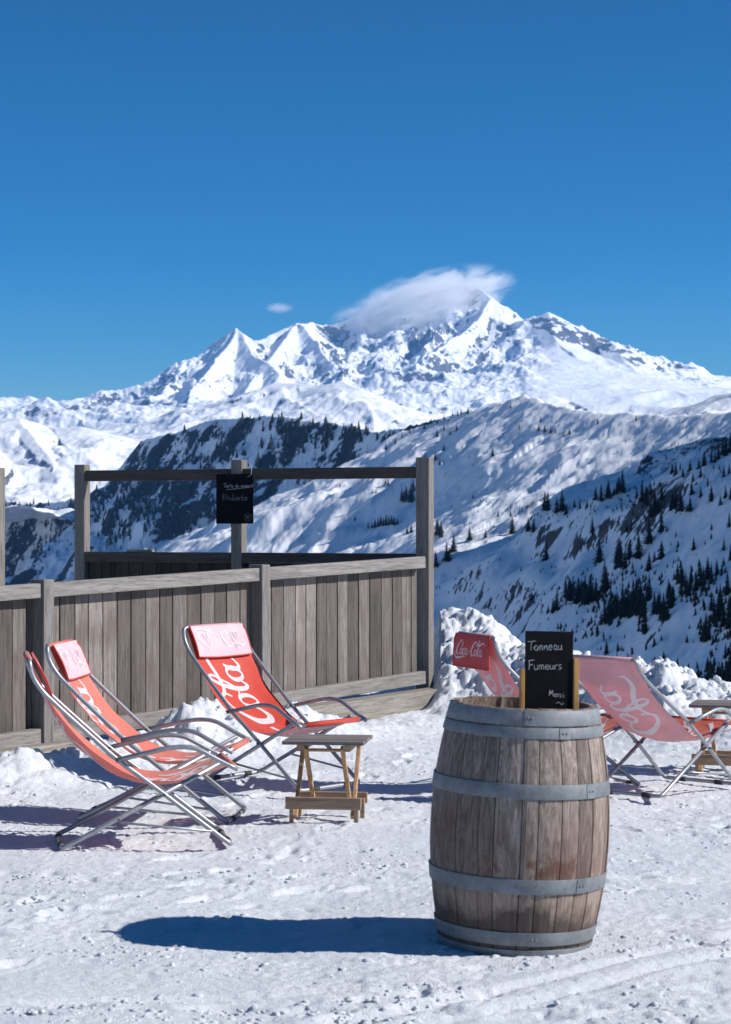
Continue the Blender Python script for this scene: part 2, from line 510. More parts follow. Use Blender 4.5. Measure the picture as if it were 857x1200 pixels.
def ground_h(X, Y, fine=True):
    z = .035*fbm(X*.55, Y*.55, 3, 3)
    z = z + berm(X, Y) + bank(X, Y)
    # chairs' and barrel's places packed flat
    if fine:
        near = np.clip((Y-4)/3, 0, 1)*np.clip((27-Y)/4, 0, 1)
        rough = .45 + .55*sst(-.15, .35, fbm(X*.9, Y*1.3, 3, 20))
        bm_ = np.clip(berm(X, Y)*5 + bank(X, Y)*3.0, 0, 1)
        lump = np.clip(fbm(X*5.5, Y*5.5, 3, 31)+.05, 0, 2)**1.0
        lump2 = np.abs(fbm(X*15, Y*15, 3, 41))
        pit = np.clip(perlin(X*9, Y*9, 46)-.22, 0, 1)*sst(-.1, .5, fbm(X*1.3, Y*1.3, 2, 47))
        z = z + near*(rough*(.010*lump + .012*np.abs(fbm(X*21, Y*21, 3, 43))) - .045*pit + .004*fbm(X*42, Y*42, 3, 50))
        if X.size > 1000: z = z + near*prints(X, Y)
        chunky = (1-np.abs(perlin(X*3.1, Y*3.1, 61))*1.7)
        ck = np.abs(perlin(X*6.3+.4*perlin(X*9, Y*9, 3), Y*6.3, 71))
        z = z + near*bm_*(.07*fbm(X*1.7, Y*1.7, 3, 91) + .09*np.abs(perlin(X*2.6, Y*2.6, 63)) + .055*ck + .028*np.abs(perlin(X*12, Y*12, 81)) + .035*fbm(X*4, Y*4, 4, 97) + .012*fbm(X*24, Y*24, 2, 99) - .06)
        # ski / sledge tracks crossing lower right
        for (x0, y0, x1, y1) in ((.15, 6.9, 2.4, 8.9), (.35, 6.85, 2.7, 8.85), (-.3, 7.1, -1.9, 6.6), (1.5, 6.9, 3, 8.2)):
            ux, uy = x1-x0, y1-y0; L = math.hypot(ux, uy); ux /= L; uy /= L
            q = -(X-x0)*uy + (Y-y0)*ux + .03*perlin(X*1.5, Y*1.5, 5); s = (X-x0)*ux+(Y-y0)*uy
            z = z - .013*np.exp(-(q/.03)**2)*sst(-.4, .1, s)*(1-sst(L, L+.5, s)) + .005*np.exp(-((np.abs(q)-.07)/.03)**2)*sst(-.4, .1, s)*(1-sst(L, L+.5, s))
    # the terrace ends behind the fence and the bank: the hill drops away
    edge = 20.6 + 1.4*sst(0, -4, X)
    drop = np.where(Y > edge, (Y-edge), 0)
    z = z - .62*drop*drop/(drop+3)
    return z
xs = np.array(line(-60, -12, 24) + line(-12, -4.6, 50) + line(-4.6, 4.6, 640) + line(4.6, 12, 50) + line(12, 60, 24) + [60])
yn = []
y = 5.6
while y < 20.5:
    yn.append(y); y += min(.026, max(.0085, y*y/(2047*1.63)*.75))
ys = np.array(line(-40, 3, 30) + line(3, 5.6, 60) + yn + line(20.5, 40, 60) + line(40, 260, 60))
X, Y = np.meshgrid(xs, ys)
Z = ground_h(X, Y)
tag(grid_mesh('snow_ground', X, Y, Z, M['snow']), kind='structure')

def gz(x, y):
    return float(ground_h(np.array([[x]]), np.array([[y]]))[0, 0])

# snow chunks lying on the banks (nobody could count them)
bm = bmesh.new()
rs = np.random.RandomState(5)
cnt = 0
base = bmesh.new(); bmesh.ops.create_icosphere(base, subdivisions=2, radius=1)
bv = [v.co.copy() for v in base.verts]; bf = [[v.index for v in f.verts] for f in base.faces]; base.free()
while cnt < 300:
    yy = rs.uniform(12.5, 18.2); xx = rs.uniform(-.27, .27)*yy
    Xa, Ya = np.array([[xx]]), np.array([[yy]])
    b_ = float(berm(Xa, Ya)[0, 0]); k_ = float(bank(Xa, Ya)[0, 0])
    if max(b_*3.0, k_*1.6) < rs.uniform(.15, 1.0): continue
    sfence = (xx+2.2)*.807 - (yy-14)*.591
    if sfence < .12: continue
    z = gz(xx, yy); r = rs.uniform(.009, .030)*(1.35 if k_ > .3 else 1.0)
    sc_ = rs.uniform(.65, 1.25, 3); rot = Matrix.Rotation(rs.uniform(0, 6), 3, 'Z') @ Matrix.Rotation(rs.uniform(0, 3), 3, 'X')
    sd = rs.uniform(0, 50)
    vv = []
    for c in bv:
        n = 1 + .35*math.sin(c.x*3.1+sd)*math.cos(c.y*2.7+sd*1.3) + .2*math.sin(c.z*5+sd)
        p = rot @ Vector((c.x*sc_[0], c.y*sc_[1], c.z*sc_[2]*.85))*r*n
        vv.append(bm.verts.new((xx+p.x, yy+p.y, z+p.z+r*.25)))
    for f in bf: bm.faces.new([vv[i] for i in f])
    cnt += 1
base = bmesh.new(); bmesh.ops.create_icosphere(base, subdivisions=1, radius=1)
bv = [v.co.copy() for v in base.verts]; bf = [[v.index for v in f.verts] for f in base.faces]; base.free()
cx_ = rs.uniform(-.2, .2, 16000); cy_ = 1/rs.uniform(1/15.5, 1/6.5, 16000); cx_ = cx_*cy_
keep = (fbm(cx_*1.3, cy_*1.8, 3, 20) + .5*fbm(cx_*5, cy_*5, 2, 21) > rs.uniform(-.05, 1.0, 16000))
cx_, cy_ = cx_[keep], cy_[keep]
cz_ = ground_h(cx_[:, None], cy_[:, None])[:, 0]
for xx, yy, z in zip(cx_, cy_, cz_):
    r = .004 + .012*rs.rand()**2.5
    a_ = rs.uniform(0, 6.28); ca_, sa_ = math.cos(a_)*r, math.sin(a_)*r; kx, kz = rs.uniform(.9, 2.0), rs.uniform(.45, .8)
    vv = [bm.verts.new((xx+(c.x*ca_*kx-c.y*sa_), yy+(c.x*sa_*kx+c.y*ca_), z+c.z*r*kz-r*.12)) for c in bv]
    for f in bf: bm.faces.new([vv[i] for i in f])
print('crumbs', len(cx_))
tag(obj('snow_chunks', bm, M['snow'], smooth=True), 'white snow clumps strewn over the ploughed snow banks', 'snow chunks', kind='stuff')

# ------------------------------------------------------------------ mountains
def ridge_field(X, Y, polys, wob=0.0, wl=1000.0):
    """polys: list of (points[(px,y,D)], slope_k, flute_amp, flute_len)"""
    if wob:
        X = X + wob*fbm(X/wl, Y/wl, 3, 201); Y = Y + wob*fbm(X/wl, Y/wl, 3, 211)
    best = np.full(X.shape, -1e9); bs = np.zeros_like(X); bd = np.zeros_like(X); bfa = np.zeros_like(X); bfl = np.ones_like(X)
    second = np.full(X.shape, -1e9)
    off = 0.0
    for pts, k, fa, fl in polys:
        P = [W(*p) for p in pts]
        off += 7777.0
        acc = off
        ph = np.full(X.shape, -1e9); ps = np.zeros_like(X); pd = np.zeros_like(X)
        for (x0, y0, z0), (x1, y1, z1) in zip(P[:-1], P[1:]):
            dx, dy = x1-x0, y1-y0; L = math.hypot(dx, dy)
            t = np.clip(((X-x0)*dx+(Y-y0)*dy)/(L*L), 0, 1)
            d = np.hypot(X-(x0+t*dx), Y-(y0+t*dy))
            h = z0 + t*(z1-z0) - k*d/(1+d/(9*fl))
            m = h > ph
            ph[m] = h[m]; ps[m] = (acc + t*L)[m]; pd[m] = d[m]
            acc += L
        m = ph > best
        second = np.where(m, best, np.maximum(second, ph))
        best[m] = ph[m]; bs[m] = ps[m]; bd[m] = pd[m]; bfa[m] = fa; bfl[m] = fl
    bfa = bfa*sst(0, 1, (best-second)/(bfa*1.5+1))          # flutes die out in the valley bottoms
    # flutes and gullies running down from the crests
    n1 = ridged(bs/bfl + .25*fbm(X/(bfl*2), Y/(bfl*2), 2, 221), bd/(bfl*4), 3, 17)
    n2 = ridged(bs/(bfl*.31), bd/(bfl*1.3), 2, 19)
    best = best - bfa*sst(0, 1, bd/(bfl*1.5))*(1-n1) - bfa*.6*sst(0, 1, bd/(bfl*.5))*(1-n2)
    return best, bs, bd

def polar(a0, a1, na, r0, r1, nr, pw=1.0):
    a = np.linspace(a0, a1, na); u = np.linspace(0, 1, nr)**pw
    r = r0 + (r1-r0)*u
    A, Rr = np.meshgrid(a, r)
    return A*Rr, Rr.copy()

def slope_of(X, Y, Z):
    # numeric gradient on the curvilinear grid
    dXi, dXj = np.gradient(X, axis=0), np.gradient(X, axis=1)
    dYi, dYj = np.gradient(Y, axis=0), np.gradient(Y, axis=1)
    dZi, dZj = np.gradient(Z, axis=0), np.gradient(Z, axis=1)
    det = dXi*dYj - dXj*dYi
    zx = (dZi*dYj - dZj*dYi)/det; zy = (dXi*dZj - dXj*dZi)/det
    return zx, zy, np.hypot(zx, zy)

# --- far massif, 16-22 km
sky = [(-120,500,21000),(0,498,20500),(38,490,20000),(50,481,19700),(62,473,19600),(70,477,19600),(80,468,19500),(90,473,19500),(102,468,19500),(115,473,19500),(128,465,19450),(138,461,19350),(148,453,19300),(158,460,19350),(168,460,19400),(178,455,19400),
       (188,450,19400),(216,420,19400),(236,415,19500),(266,393,19500),(276,385,19500),(288,390,19600),(301,399,19700),(321,389,19900),(346,376,20000),
       (371,380,20300),(396,378,20600),(430,366,20700),(470,347,20800),(505,331,20900),(535,329,20800),(556,338,20500),(572,347,20200),
       (584,370,20000),(597,386,19900),(610,386,19800),(617,381,19700),(624,370,19600),(633,371,19550),(642,364,19500),(654,380,19400),(663,384,19400),(674,388,19300),(689,400,19300),
       (701,406,19300),(708,400,19250),(714,398,19200),(726,404,19200),(739,412,19100),(746,421,19100),(754,422,19000),(774,430,19000),(799,442,18900),(829,452,18800),(857,449,18800),(900,455,18800),(1000,470,18800)]
far = [(sky, .8, 110, 300),
  ([(276,385,19500),(262,412,19000),(238,440,18300),(222,462,17700),(205,486,17000)], .82, 100, 260),
  ([(276,385,19500),(296,412,19000),(318,432,18400),(330,455,17700)], .8, 100, 260),
  ([(216,420,19400),(205,445,18700),(180,470,18000),(160,492,17300)], .75, 90, 250),
  ([(148,456,19300),(152,478,18600),(140,496,17900)], .7, 80, 240),
  ([(60,476,19600),(75,492,18900),(90,505,18300)], .7, 80, 240),
  ([(346,376,20000),(328,402,19400),(305,432,18600),(288,455,17900),(270,480,17100)], .75, 110, 300),
  ([(346,376,20000),(368,398,19500),(385,418,19000),(402,430,18400),(398,450,17700)], .85, 110, 280),
  ([(430,368,20900),(425,400,20000),(408,425,19200),(415,452,18300),(440,470,17600)], .7, 110, 330),
  ([(490,338,20850),(478,378,20400),(456,405,19500),(440,425,18800),(470,455,17900),(500,480,17100)], .68, 120, 330),
  ([(572,346,20200),(560,374,19700),(538,392,19300),(515,408,18900),(488,430,18300),(478,460,17500)], .85, 140, 280),
  ([(535,329,20800),(528,368,20200),(508,390,19700),(500,405,19200)], .9, 140, 260),
  ([(597,386,19900),(585,402,19300),(572,425,18700),(548,440,18200),(530,468,17400),(520,490,16900)], .8, 120, 270),
  ([(617,381,19700),(612,405,19100),(618,430,18500),(610,450,17900),(590,470,17200)], .8, 110, 270),
  ([(642,364,19500),(655,400,18900),(690,425,18300),(720,455,17500),(745,480,16800)], .42, 60, 500),
  ([(714,398,19200),(735,425,18500),(765,450,17700),(800,475,17000)], .42, 60, 500),
  ([(774,430,19000),(800,455,18200),(850,478,17200)], .4, 50, 500)]
X, Y = polar(-.27, .27, 900, 12600, 23200, 800)
Z, S_, D_ = ridge_field(X, Y, far, 45, 900)
att = .25+.75*sst(0, 500, D_)
_px = X/Y*F+CX; _yg = HY-(Z-CH)/Y*F
rgh = .10 + .90*np.maximum(sst(660, 590, _px), sst(18, 4, _yg-np.interp(_px, [600, 642, 689, 714, 760, 860], [378, 372, 398, 402, 424, 452]))*sst(880, 800, _px)*.8)
rgh = rgh*(.5+.5*sst(1050, 1650, Z))
Z = Z + att*rgh*(170*(ridged(X/820, Y/820, 7, 301, .55)-.45) + 40*fbm(X/260, Y/260, 4, 311)) + (4+15*rgh)*att*fbm(X/130, Y/130, 4, 321) + 6*rgh*(.3+att)*fbm(X/45, Y/45, 3, 322)
Z = smax(Z, 690 + .085*(Y-15200) + 110*fbm(X/1300, Y/1300, 6, 361, .55) + 12*fbm(X/110, Y/110, 3, 365), 60.0)
Z = Z - .40*np.clip(16600-Y, 0, None) - 900*sst(13500, 12600, Y)      # the foot of the massif runs down into the valley
zx, zy, sl_ = slope_of(X, Y, Z)
elev = sst(1200, 2300, Z)
rock = sst(.75, 1.9, sl_ + .3*fbm(X/500, Y/500, 4, 331))
pxg = X/Y*F+CX
def near_line(px0, y0, px1, y1, wdt):
    yg = HY-(Z-CH)/Y*F
    t = np.clip(((pxg-px0)*(px1-px0)+(yg-y0)*(y1-y0))/((px1-px0)**2+(y1-y0)**2), 0, 1)
    return np.exp(-(np.hypot(pxg-px0-t*(px1-px0), yg-y0-t*(y1-y0))/wdt)**2)
rock = rock*.64 + .01*rgh + .20*rgh*fbm(X/200, Z/200, 4, 335) + (.72 + .8*fbm(X/110, Z/70, 4, 337))*near_line(626, 373, 694, 404, 11) + (.7 + .7*fbm(X/110, Z/70, 4, 338))*near_line(706, 402, 748, 424, 7) + .35*near_line(756, 426, 776, 440, 4) + .22*near_line(562, 358, 592, 382, 12) + .2*near_line(380, 400, 402, 432, 8) + .45*near_line(38, 486, 125, 472, 8) + .35*near_line(132, 466, 205, 446, 9) + .15*near_line(225, 420, 262, 395, 9)
tag(grid_mesh('far_mountain_range', X, Y, Z, mat_terrain('alpine snow and granite', 190, ((.045, .055, .075), (.15, .16, .185)), 14.0), {'rock': rock}), kind='structure')

# --- middle snow domes, 8-13 km
mid = [([(285,500,12500),(300,482,12300),(312,462,12200),(322,448,12000),(350,449,11900),(375,452,11800),(400,447,11700),(425,455,11500),(455,471,11300),(492,494,11100),(530,515,11000)], .36, 30, 380),
  ([(322,448,12000),(345,470,11500),(372,490,11000),(385,510,10600)], .8, 60, 200),
  ([(400,447,11700),(425,478,11100),(440,500,10700)], .4, 30, 300),
  ([(-160,470,9200),(-60,482,9000),(0,490,8800),(25,490,8700),(55,500,8700),(100,500,8600),(135,512,8500),(165,530,8300),(190,560,8000)], .30, 20, 400),
  ([(25,490,8700),(50,530,8000),(70,570,7400)], .32, 30, 300),
  ([(-30,500,8600),(0,545,7600),(10,575,7200)], .55, 50, 200),
  ([(130,494,12500),(165,496,12300),(200,489,12200),(235,494,12000),(270,500,11900)], .35, 30, 300),
  ([(575,492,12000),(598,468,11900),(622,460,11800),(645,462,11700),(662,469,11600),(700,475,11400),(740,474,11400),(790,476,11200),(830,472,11000),(900,450,11000)], .30, 20, 400),
  ([(760,500,5200),(800,474,5000),(830,462,4900),(857,456,4800),(900,440,4700),(960,430,4700)], .42, 15, 250)]
X, Y = polar(-.27, .27, 800, 4400, 13400, 620)
Z, S_, D_ = ridge_field(X, Y, mid, 25, 600)
att = .2+.8*sst(0, 350, D_)
Z = Z + att*(70*(ridged(X/900, Y/900, 5, 401)-.4) + 13*fbm(X/160, Y/160, 5, 411, .55)) + 1.6*fbm(X/30, Y/30, 3, 415)
zx, zy, sl_ = slope_of(X, Y, Z)
rock = sst(.75, 1.3, sl_ + .35*fbm(X/300, Y/300, 4, 431))*.75
lowleft = sst(150, 60, X/Y*F+CX)*sst(140, -60, Z)*sst(9000, 8200, Y)
rock = np.clip(rock + .5*lowleft*(.35+.6*fbm(X/400, Y/400, 4, 435)), 0, 1)
tag(grid_mesh('middle_snow_hills', X, Y, Z, mat_terrain('smooth snow hills', 220, ((.05, .055, .065), (.14, .14, .15)), 7.0), {'rock': rock}), kind='structure')

# --- dark rocky ridge, 2.6-5.5 km
dark = [([(-140,560,5200),(-60,572,5000),(0,583,4900),(40,590,4800),(90,582,4650),(132,565,4500),(143,548,4400),(152,532,4350),(165,518,4300),(185,511,4200),(208,508,4150),(240,491,4050),(265,487,3950),(300,490,3850),(335,487,3750),(355,490,3700),(400,499,3600),(440,506,3450),(500,493,3250),(545,484,3050),(600,475,3000)], 1.15, 45, 110)]
X, Y = polar(-.27, .10, 720, 2300, 5600, 640)
Z, S_, D_ = ridge_field(X, Y, dark, 12, 300)
att = .25+.75*sst(0, 130, D_)
band = Z + 25*fbm(X/250, Y/250, 3, 505)
Z = Z + att*(24*(ridged(X/330, Y/330, 5, 501)-.4) + 7*fbm(X/60, Y/60, 4, 511)) + att*7*np.sin(band/13.0) + 2.2*fbm(X/16, Y/16, 3, 515)
zx, zy, sl_ = slope_of(X, Y, Z)
rock = .06 + .27*sst(420, 60, D_) + .34*fbm(X/130, Y/130, 5, 541, .6)*1.2 + .13*np.sin(band/9.0)*sst(-.3, .4, fbm(X/140, Y/140, 3, 545)) + .25*sst(1.0, 1.6, sl_)
rock = np.clip(rock, 0, 1)
tag(grid_mesh('rocky_ridge', X, Y, Z, mat_terrain('dark limestone ridge', 60, ((.010, .015, .022), (.040, .048, .060)), 1.0), {'rock': rock}), kind='structure')

# --- the near hillside to the right, 0.15-3.6 km
hill = [([(470,505,3300),(500,495,3250),(530,486,3150),(560,478,3000),(600,466,2850),(615,463,2800),(640,471,2700),(680,480,2550),(740,484,2400),(800,486,2300),(857,480,2200),(940,450,2100),(1100,420,2000)], .5, 12, 160)]
def slope_h(X, Y):
    und = fbm(X/420, Y/420, 4, 601)
    # flank on the right that leans away from the sun
    N = -118 - .017*Y + .97*X - 4 + 26*und*sst(200, 900, Y)
    cr = 330 + .33*Y
    cap = .036*Y + .22*(X-.165*Y) + 14*und
    N = -smax(-N, -cap, 20.0)
    Xc = np.interp(Y, [0, 1000, 1500, 2000, 2500, 3200], [330, 400, 500, 600, 750, 900]) + 25*fbm(Y/300, Y/300+5, 3, 605)  # unseen crest added off to the right so its shadow covers the slope
    Zc = np.interp(Y, [0, 1000, 1500, 2000, 2500, 3200], [190, 275, 305, 355, 420, 450]) + 16*fbm(Y/90, X/400, 4, 607)
    N = smax(N, Zc - 1.4*np.abs(X-Xc), 12.0)
    # hillside with the ski slopes
    H = 177 + .60*(X-218) + .20*(Y-2800) + 42*und
    Rg, _, D_ = ridge_field(X, Y, hill, 0)
    H = np.minimum(H, Rg + 10)
    z = smax(N, H, 22.0)
    z = np.where(Y > 1500, np.minimum(z, np.where(Y > 2000, np.maximum(Rg, -60), 1e9)), z)
    # gullies running down the hillside
    wx, wy = 70*fbm(X/260, Y/260, 3, 701), 70*fbm(X/260, Y/260, 3, 711)
    g = ridged((X*.8-Y*.35+wx)/170, (X*.3+Y*.9+wy)/430, 5, 611)
    lit = sst(-20, 40, H-N)
    g2 = ridged((X*.75-Y*.45+wy*.6)/75, (X*.3+Y*.9+wx)/160, 4, 613)
    z = z - (15*(1-g) + 3.2*(1-g2)*sst(-.3, .5, fbm(X/300, Y/300, 2, 715)))*lit*(.15+.85*sst(10, 220, D_)) - 7*(1-g)*(1-lit) + 2.6*fbm(X/38, Y/38, 5, 621, .55)
    # rock bands on the right flank
    bz = z + 18*fbm(X/160, Y/160, 3, 625)
    z = z + sst(900, 1200, Y)*sst(1.3, .2, lit)*5*np.sin(bz/9.0)
    return z, lit, H-N
X, Y = polar(-.24, .30, 900, 140, 3600, 760, 1.35)
Z, lit, hn = slope_h(X, Y)
zx, zy, sl_ = slope_of(X, Y, Z)
pxg = X/Y*F+CX; yg = HY-(Z-CH)/Y*F
rock = sst(1.25, 1.9, sl_ + .35*fbm(X/60, Y/60, 4, 631))*.8 + .22*sst(.25, .7, fbm(X/110, Y/110, 5, 721))*(hn < 0) + .30*sst(.42, .8, fbm(X/90, Y/150, 5, 731))
cliff = sst(660, 770, pxg + 70*fbm(X/120, Y/120, 3, 641))*sst(850, 1150, Y)*sst(25, -15, lit*40-20)
rock = np.clip(rock + .60*cliff*sst(-.45, .1, fbm(X/80, Z/22, 4, 651))*.72, 0, 1)
tag(grid_mesh('near_mountain_slope', X, Y, Z, mat_terrain('snow slope with scree', 38, ((.02, .023, .028), (.09, .09, .092)), .45), {'rock': rock}), kind='structure')
# the same flank goes on unseen to the right, with the added shadow-casting crest
X, Y = polar(.30, 1.6, 140, 140, 3600, 160, 1.2)
X, Y = X, Y
Z, lit, hn = slope_h(X, Y)
tag(grid_mesh('unseen_shading_flank', X, Y, Z-.5, bpy.data.materials['snow slope with scree'], {'rock': X*0+.25}), kind='structure')

# valley floor sheet, far below, out to the horizon
a = np.linspace(0, 2*np.pi, 97); r = np.array([0, 300, 1500, 6000, 25000.])
A, Rr = np.meshgrid(a, r)
tag(grid_mesh('valley_floor', Rr*np.cos(A), Rr*np.sin(A), -420+0*A, bpy.data.materials['smooth snow hills'], {'rock': A*0+.3}), kind='structure')

# ------------------------------------------------------------------ firs
def fir_mesh(name, h, seed, tiers=15, small=False):
    rr = random.Random(seed)
    bm = bmesh.new()
    rad = h*rr.uniform(.15, .2)
    for ti in range(tiers):
        f = ti/(tiers-1)
        z = h*(.06 + .90*f)
        rl = rad*(1-f)**.85*rr.uniform(.75, 1.12) + h*.012
        nb = max(5, int((9 if not small else 6)*(1-f*.4)))
        ph = rr.uniform(0, 6.28)
        for b in range(nb):
            an = ph + 6.283*b/nb + rr.uniform(-.25, .25)
            L = rl*rr.uniform(.7, 1.15)
            droop = -L*rr.uniform(.25, .55)
            ca, sa = math.cos(an), math.sin(an)
            wd_ = L*rr.uniform(.28, .42)
            n = 3
            prev = None
            up = h*.055
            for s in range(n+1):
                q = s/n
                cx, cy, cz = ca*L*q, sa*L*q, z + droop*q*q + (1-q)*up
                ww = wd_*(1-q)**.6*(.5+q) + .01*h*(1-q)
                p1 = bm.verts.new((cx-sa*ww, cy+ca*ww, cz-ww*.35)); p2 = bm.verts.new((cx, cy, cz+ww*.12)); p3 = bm.verts.new((cx+sa*ww, cy-ca*ww, cz-ww*.35))
                if prev:
                    bm.faces.new((prev[0], p1, p2, prev[1])); bm.faces.new((prev[1], p2, p3, prev[2]))
                prev = (p1, p2, p3)
    # leader
    for k in range(3):
        an = 2.1*k
        a_ = bm.verts.new((math.cos(an)*h*.012, math.sin(an)*h*.012, h*.9)); b_ = bm.verts.new((math.cos(an+2.1)*h*.012, math.sin(an+2.1)*h*.012, h*.9)); c_ = bm.verts.new((0, 0, h*1.01))
        bm.faces.new((a_, b_, c_))
    me = bpy.data.meshes.new(name); bm.to_mesh(me); bm.free(); me.materials.append(M['fir'])
    return me
def trunk_mesh(h):
    bm = bmesh.new()
    tube(bm, [(0, 0, -h*.06), (0, 0, h*.3), (0, 0, h*.6), (0, 0, h*.93)], [h*.02, h*.016, h*.010, h*.003], 6)
    me = bpy.data.meshes.new('trunk'); bm.to_mesh(me); bm.free(); me.materials.append(M['bark']); return me
CROWN = [fir_mesh('crown', 1.0, s) for s in (1, 2, 3, 4, 5, 6)]
TRUNK = trunk_mesh(1.0)

def hit(pts, hfun, d0, d1, n=1500):
    """where the view line through each photo point meets the terrain"""
    a = np.array([(p[0]-CX)/F for p in pts])[:, None]; e = np.array([(HY-p[1])/F for p in pts])[:, None]
    D = np.linspace(d0, d1, n)[None, :]
    Xg, Yg = a*D, np.repeat(D, len(pts), 0)
    Zr = CH + e*D; Zt = hfun(Xg, Yg)
    ok = Zt >= Zr
    idx = np.argmax(ok, 1); has = ok.any(1)
    return [(float(Xg[i, j]), float(Yg[i, j]), float(Zt[i, j])) if h else None for i, (j, h) in enumerate(zip(idx, has))]
h_near = lambda X, Y: slope_h(X, Y)[0]

def cr(ox, oy, s, L): return [(ox+c[0]/s, oy+c[1]/s, c[2]/s) for c in L]
clusters = [
 ('slender dark fir standing alone on the shaded snow slope', 'lone firs scattered on the shaded slope',
  cr(500, 480, 2.4, [(335,425,50),(485,430,60),(240,350,42),(465,350,42),(285,345,35),(300,347,35),(295,535,22),(505,690,42),(480,640,32),(205,425,12),(265,455,14)])),
 ('small fir in the row along the lit edge of the slope', 'firs along the lit edge of the slope',
  cr(500, 480, 2.4, [(332,285,48),(340,287,50),(365,290,40),(380,287,55),(392,295,30),(30,355,40),(40,360,30),(55,430,50),(63,428,36),(75,400,42),(25,445,40),(120,370,35),(165,360,22),(200,300,18),(235,300,18),(130,250,16),(8,432,30),(15,340,28)])),
 ('dark fir among the clump below the rock bands', 'firs below the rock bands',
  cr(500, 480, 2.4, [(490,260,45),(510,250,45),(550,235,58),(540,230,40),(475,255,35),(605,260,55),(615,262,40),(640,300,66),(650,295,40),(660,255,40),(700,280,50),(715,290,52),(745,240,35),(770,250,30),(800,260,40),(740,290,40),(690,270,38),(630,240,30),(590,250,30),(430,280,24),(415,275,22),(450,275,20)])),
 ('dark fir on the shaded slope between rock bands and dense clump', 'firs in the middle of the shaded slope',
  cr(500, 480, 2.4, [(625,375,62),(660,345,48),(660,420,48),(595,425,68),(570,420,50),(562,345,26),(575,340,22),(545,445,68),(533,450,60),(557,450,50),(540,430,60),(625,455,45),(750,400,36),(640,430,30),(700,360,14)])),
 ('dark fir in the clump near the right edge of the slope', 'firs near the right edge of the slope',
  cr(500, 480, 2.4, [(715,490,58),(728,520,58),(720,500,50),(705,480,40),(770,500,58),(778,510,50),(790,480,58),(800,492,55),(815,470,42),(745,490,30),(757,510,50),(765,470,36),(740,510,40)])),
 ('tall dark fir packed in the dense clump on the blue shaded slope', 'dense clump of firs in the middle of the shaded slope',
  cr(500, 480, 2.4, [(390,530,55),(400,540,58),(425,545,60),(445,545,68),(460,540,68),(475,540,58),(500,515,78),(505,510,60),(410,520,40),(435,535,50),(452,548,45),(365,565,48),(355,572,40),(500,600,58),(510,595,50),(520,590,58),(535,580,60),(528,585,50),(550,580,78),(557,585,60),(565,570,68),(580,580,78),(573,585,50),(600,575,86),(590,560,78),(610,580,55),(625,540,68),(612,600,40),(615,630,55),(607,625,35),(640,575,58),(648,580,45),(655,575,58),(670,592,52),(678,590,40),(685,560,58),(690,540,42),(650,560,42),(680,530,48),(665,570,50),(545,590,40),(490,605,36)])),
 ('dark fir on the steep spur at the right edge below the cliffs', 'firs on the steep right-hand spur',
  cr(500, 480, 2.4, [(785,640,60),(780,655,50),(820,600,70),(835,610,60),(850,620,60),(800,570,48),(825,560,60),(845,530,60),(852,590,60),(840,700,40),(812,610,44),(795,650,36),(860,560,60),(862,640,60),(855,720,40),(842,745,40)])),
 ('big dark fir in the forest corner above the snow bank', 'forest corner above the snow bank at the right',
  cr(500, 480, 2.4, [(748,818,42),(757,825,55),(765,830,78),(774,832,60),(782,832,78),(792,835,70),(800,837,92),(808,838,80),(816,838,96),(824,840,80),(832,840,112),(840,842,92),(848,840,122),(856,842,100),(864,842,120),(872,842,110),(770,840,60),(788,842,80),(822,846,100),(845,850,90)])),
 ('small fir on the rocky crest at the upper right', 'firs on the rocky crest at the upper right',
  cr(500, 480, 2.4, [(840,130,50),(832,128,36),(855,120,50),(820,140,40),(810,148,30),(800,150,35),(780,160,40),(765,165,26),(740,172,28),(700,185,32),(690,180,26),(720,190,24),(748,205,26),(770,190,30),(835,190,30),(850,180,30),(790,215,26),(840,250,34),(855,255,34),(825,270,30),(850,330,40),(835,400,34),(855,430,44)])),
 ('tiny dark fir on the lit hillside seen through the timber frame', 'firs seen through the timber frame',
  cr(250, 520, 3.174, [(700,215,45),(708,217,40),(716,212,50),(735,215,60),(728,210,36),(742,180,44),(650,155,22),(640,152,18),(590,185,14),(604,182,14),(575,315,24),(588,312,22),(600,312,30),(612,308,30),(622,305,34),(632,306,30),(642,305,38),(652,303,34),(662,300,32),(672,302,28),(683,300,22),(830,340,52),(838,342,34),(846,337,42),(720,335,28),(735,330,30),(525,287,20),(470,160,14)])),
 ('tiny dark fir dotted along the crest of the snowy hillside', 'firs dotted along the hillside crest',
  [(540,486,7),(548,485,7),(536,487,6),(530,489,6),(520,492,6),(512,497,6),(505,497,6),(497,503,7),(471,513,6),(480,508,6),(463,520,7),(452,528,8),(520,505,7),(512,512,8),(535,505,7),(527,510,6),(631,505,7),(638,507,8),(645,508,8),(651,508,7),(660,511,6),(667,509,7),(608,503,7),(633,494,6),(577,535,9),(700,497,6),(745,492,6),(510,540,9),(515,545,8),(498,540,9),(490,546,8),(520,528,7),(598,478,6),(745,493,6),(487,500,6),(455,505,6),(445,512,7),(437,508,6)])]
_rj = random.Random(77)
for k_, extra in ((2, 10), (4, 10), (5, 26), (6, 8), (7, 12)):     # fuller clumps
    L_ = clusters[k_][2]
    for _ in range(extra):
        p_ = _rj.choice(L_[:40]); L_.append((p_[0]+_rj.uniform(-6, 6), p_[1]+_rj.uniform(-3, 4), p_[2]*_rj.uniform(.5, .9)))
allp = [p for c in clusters for p in c[2]]
hits = hit(allp, h_near, 200, 3400)
i = 0; nfir = 0
rf = random.Random(3)
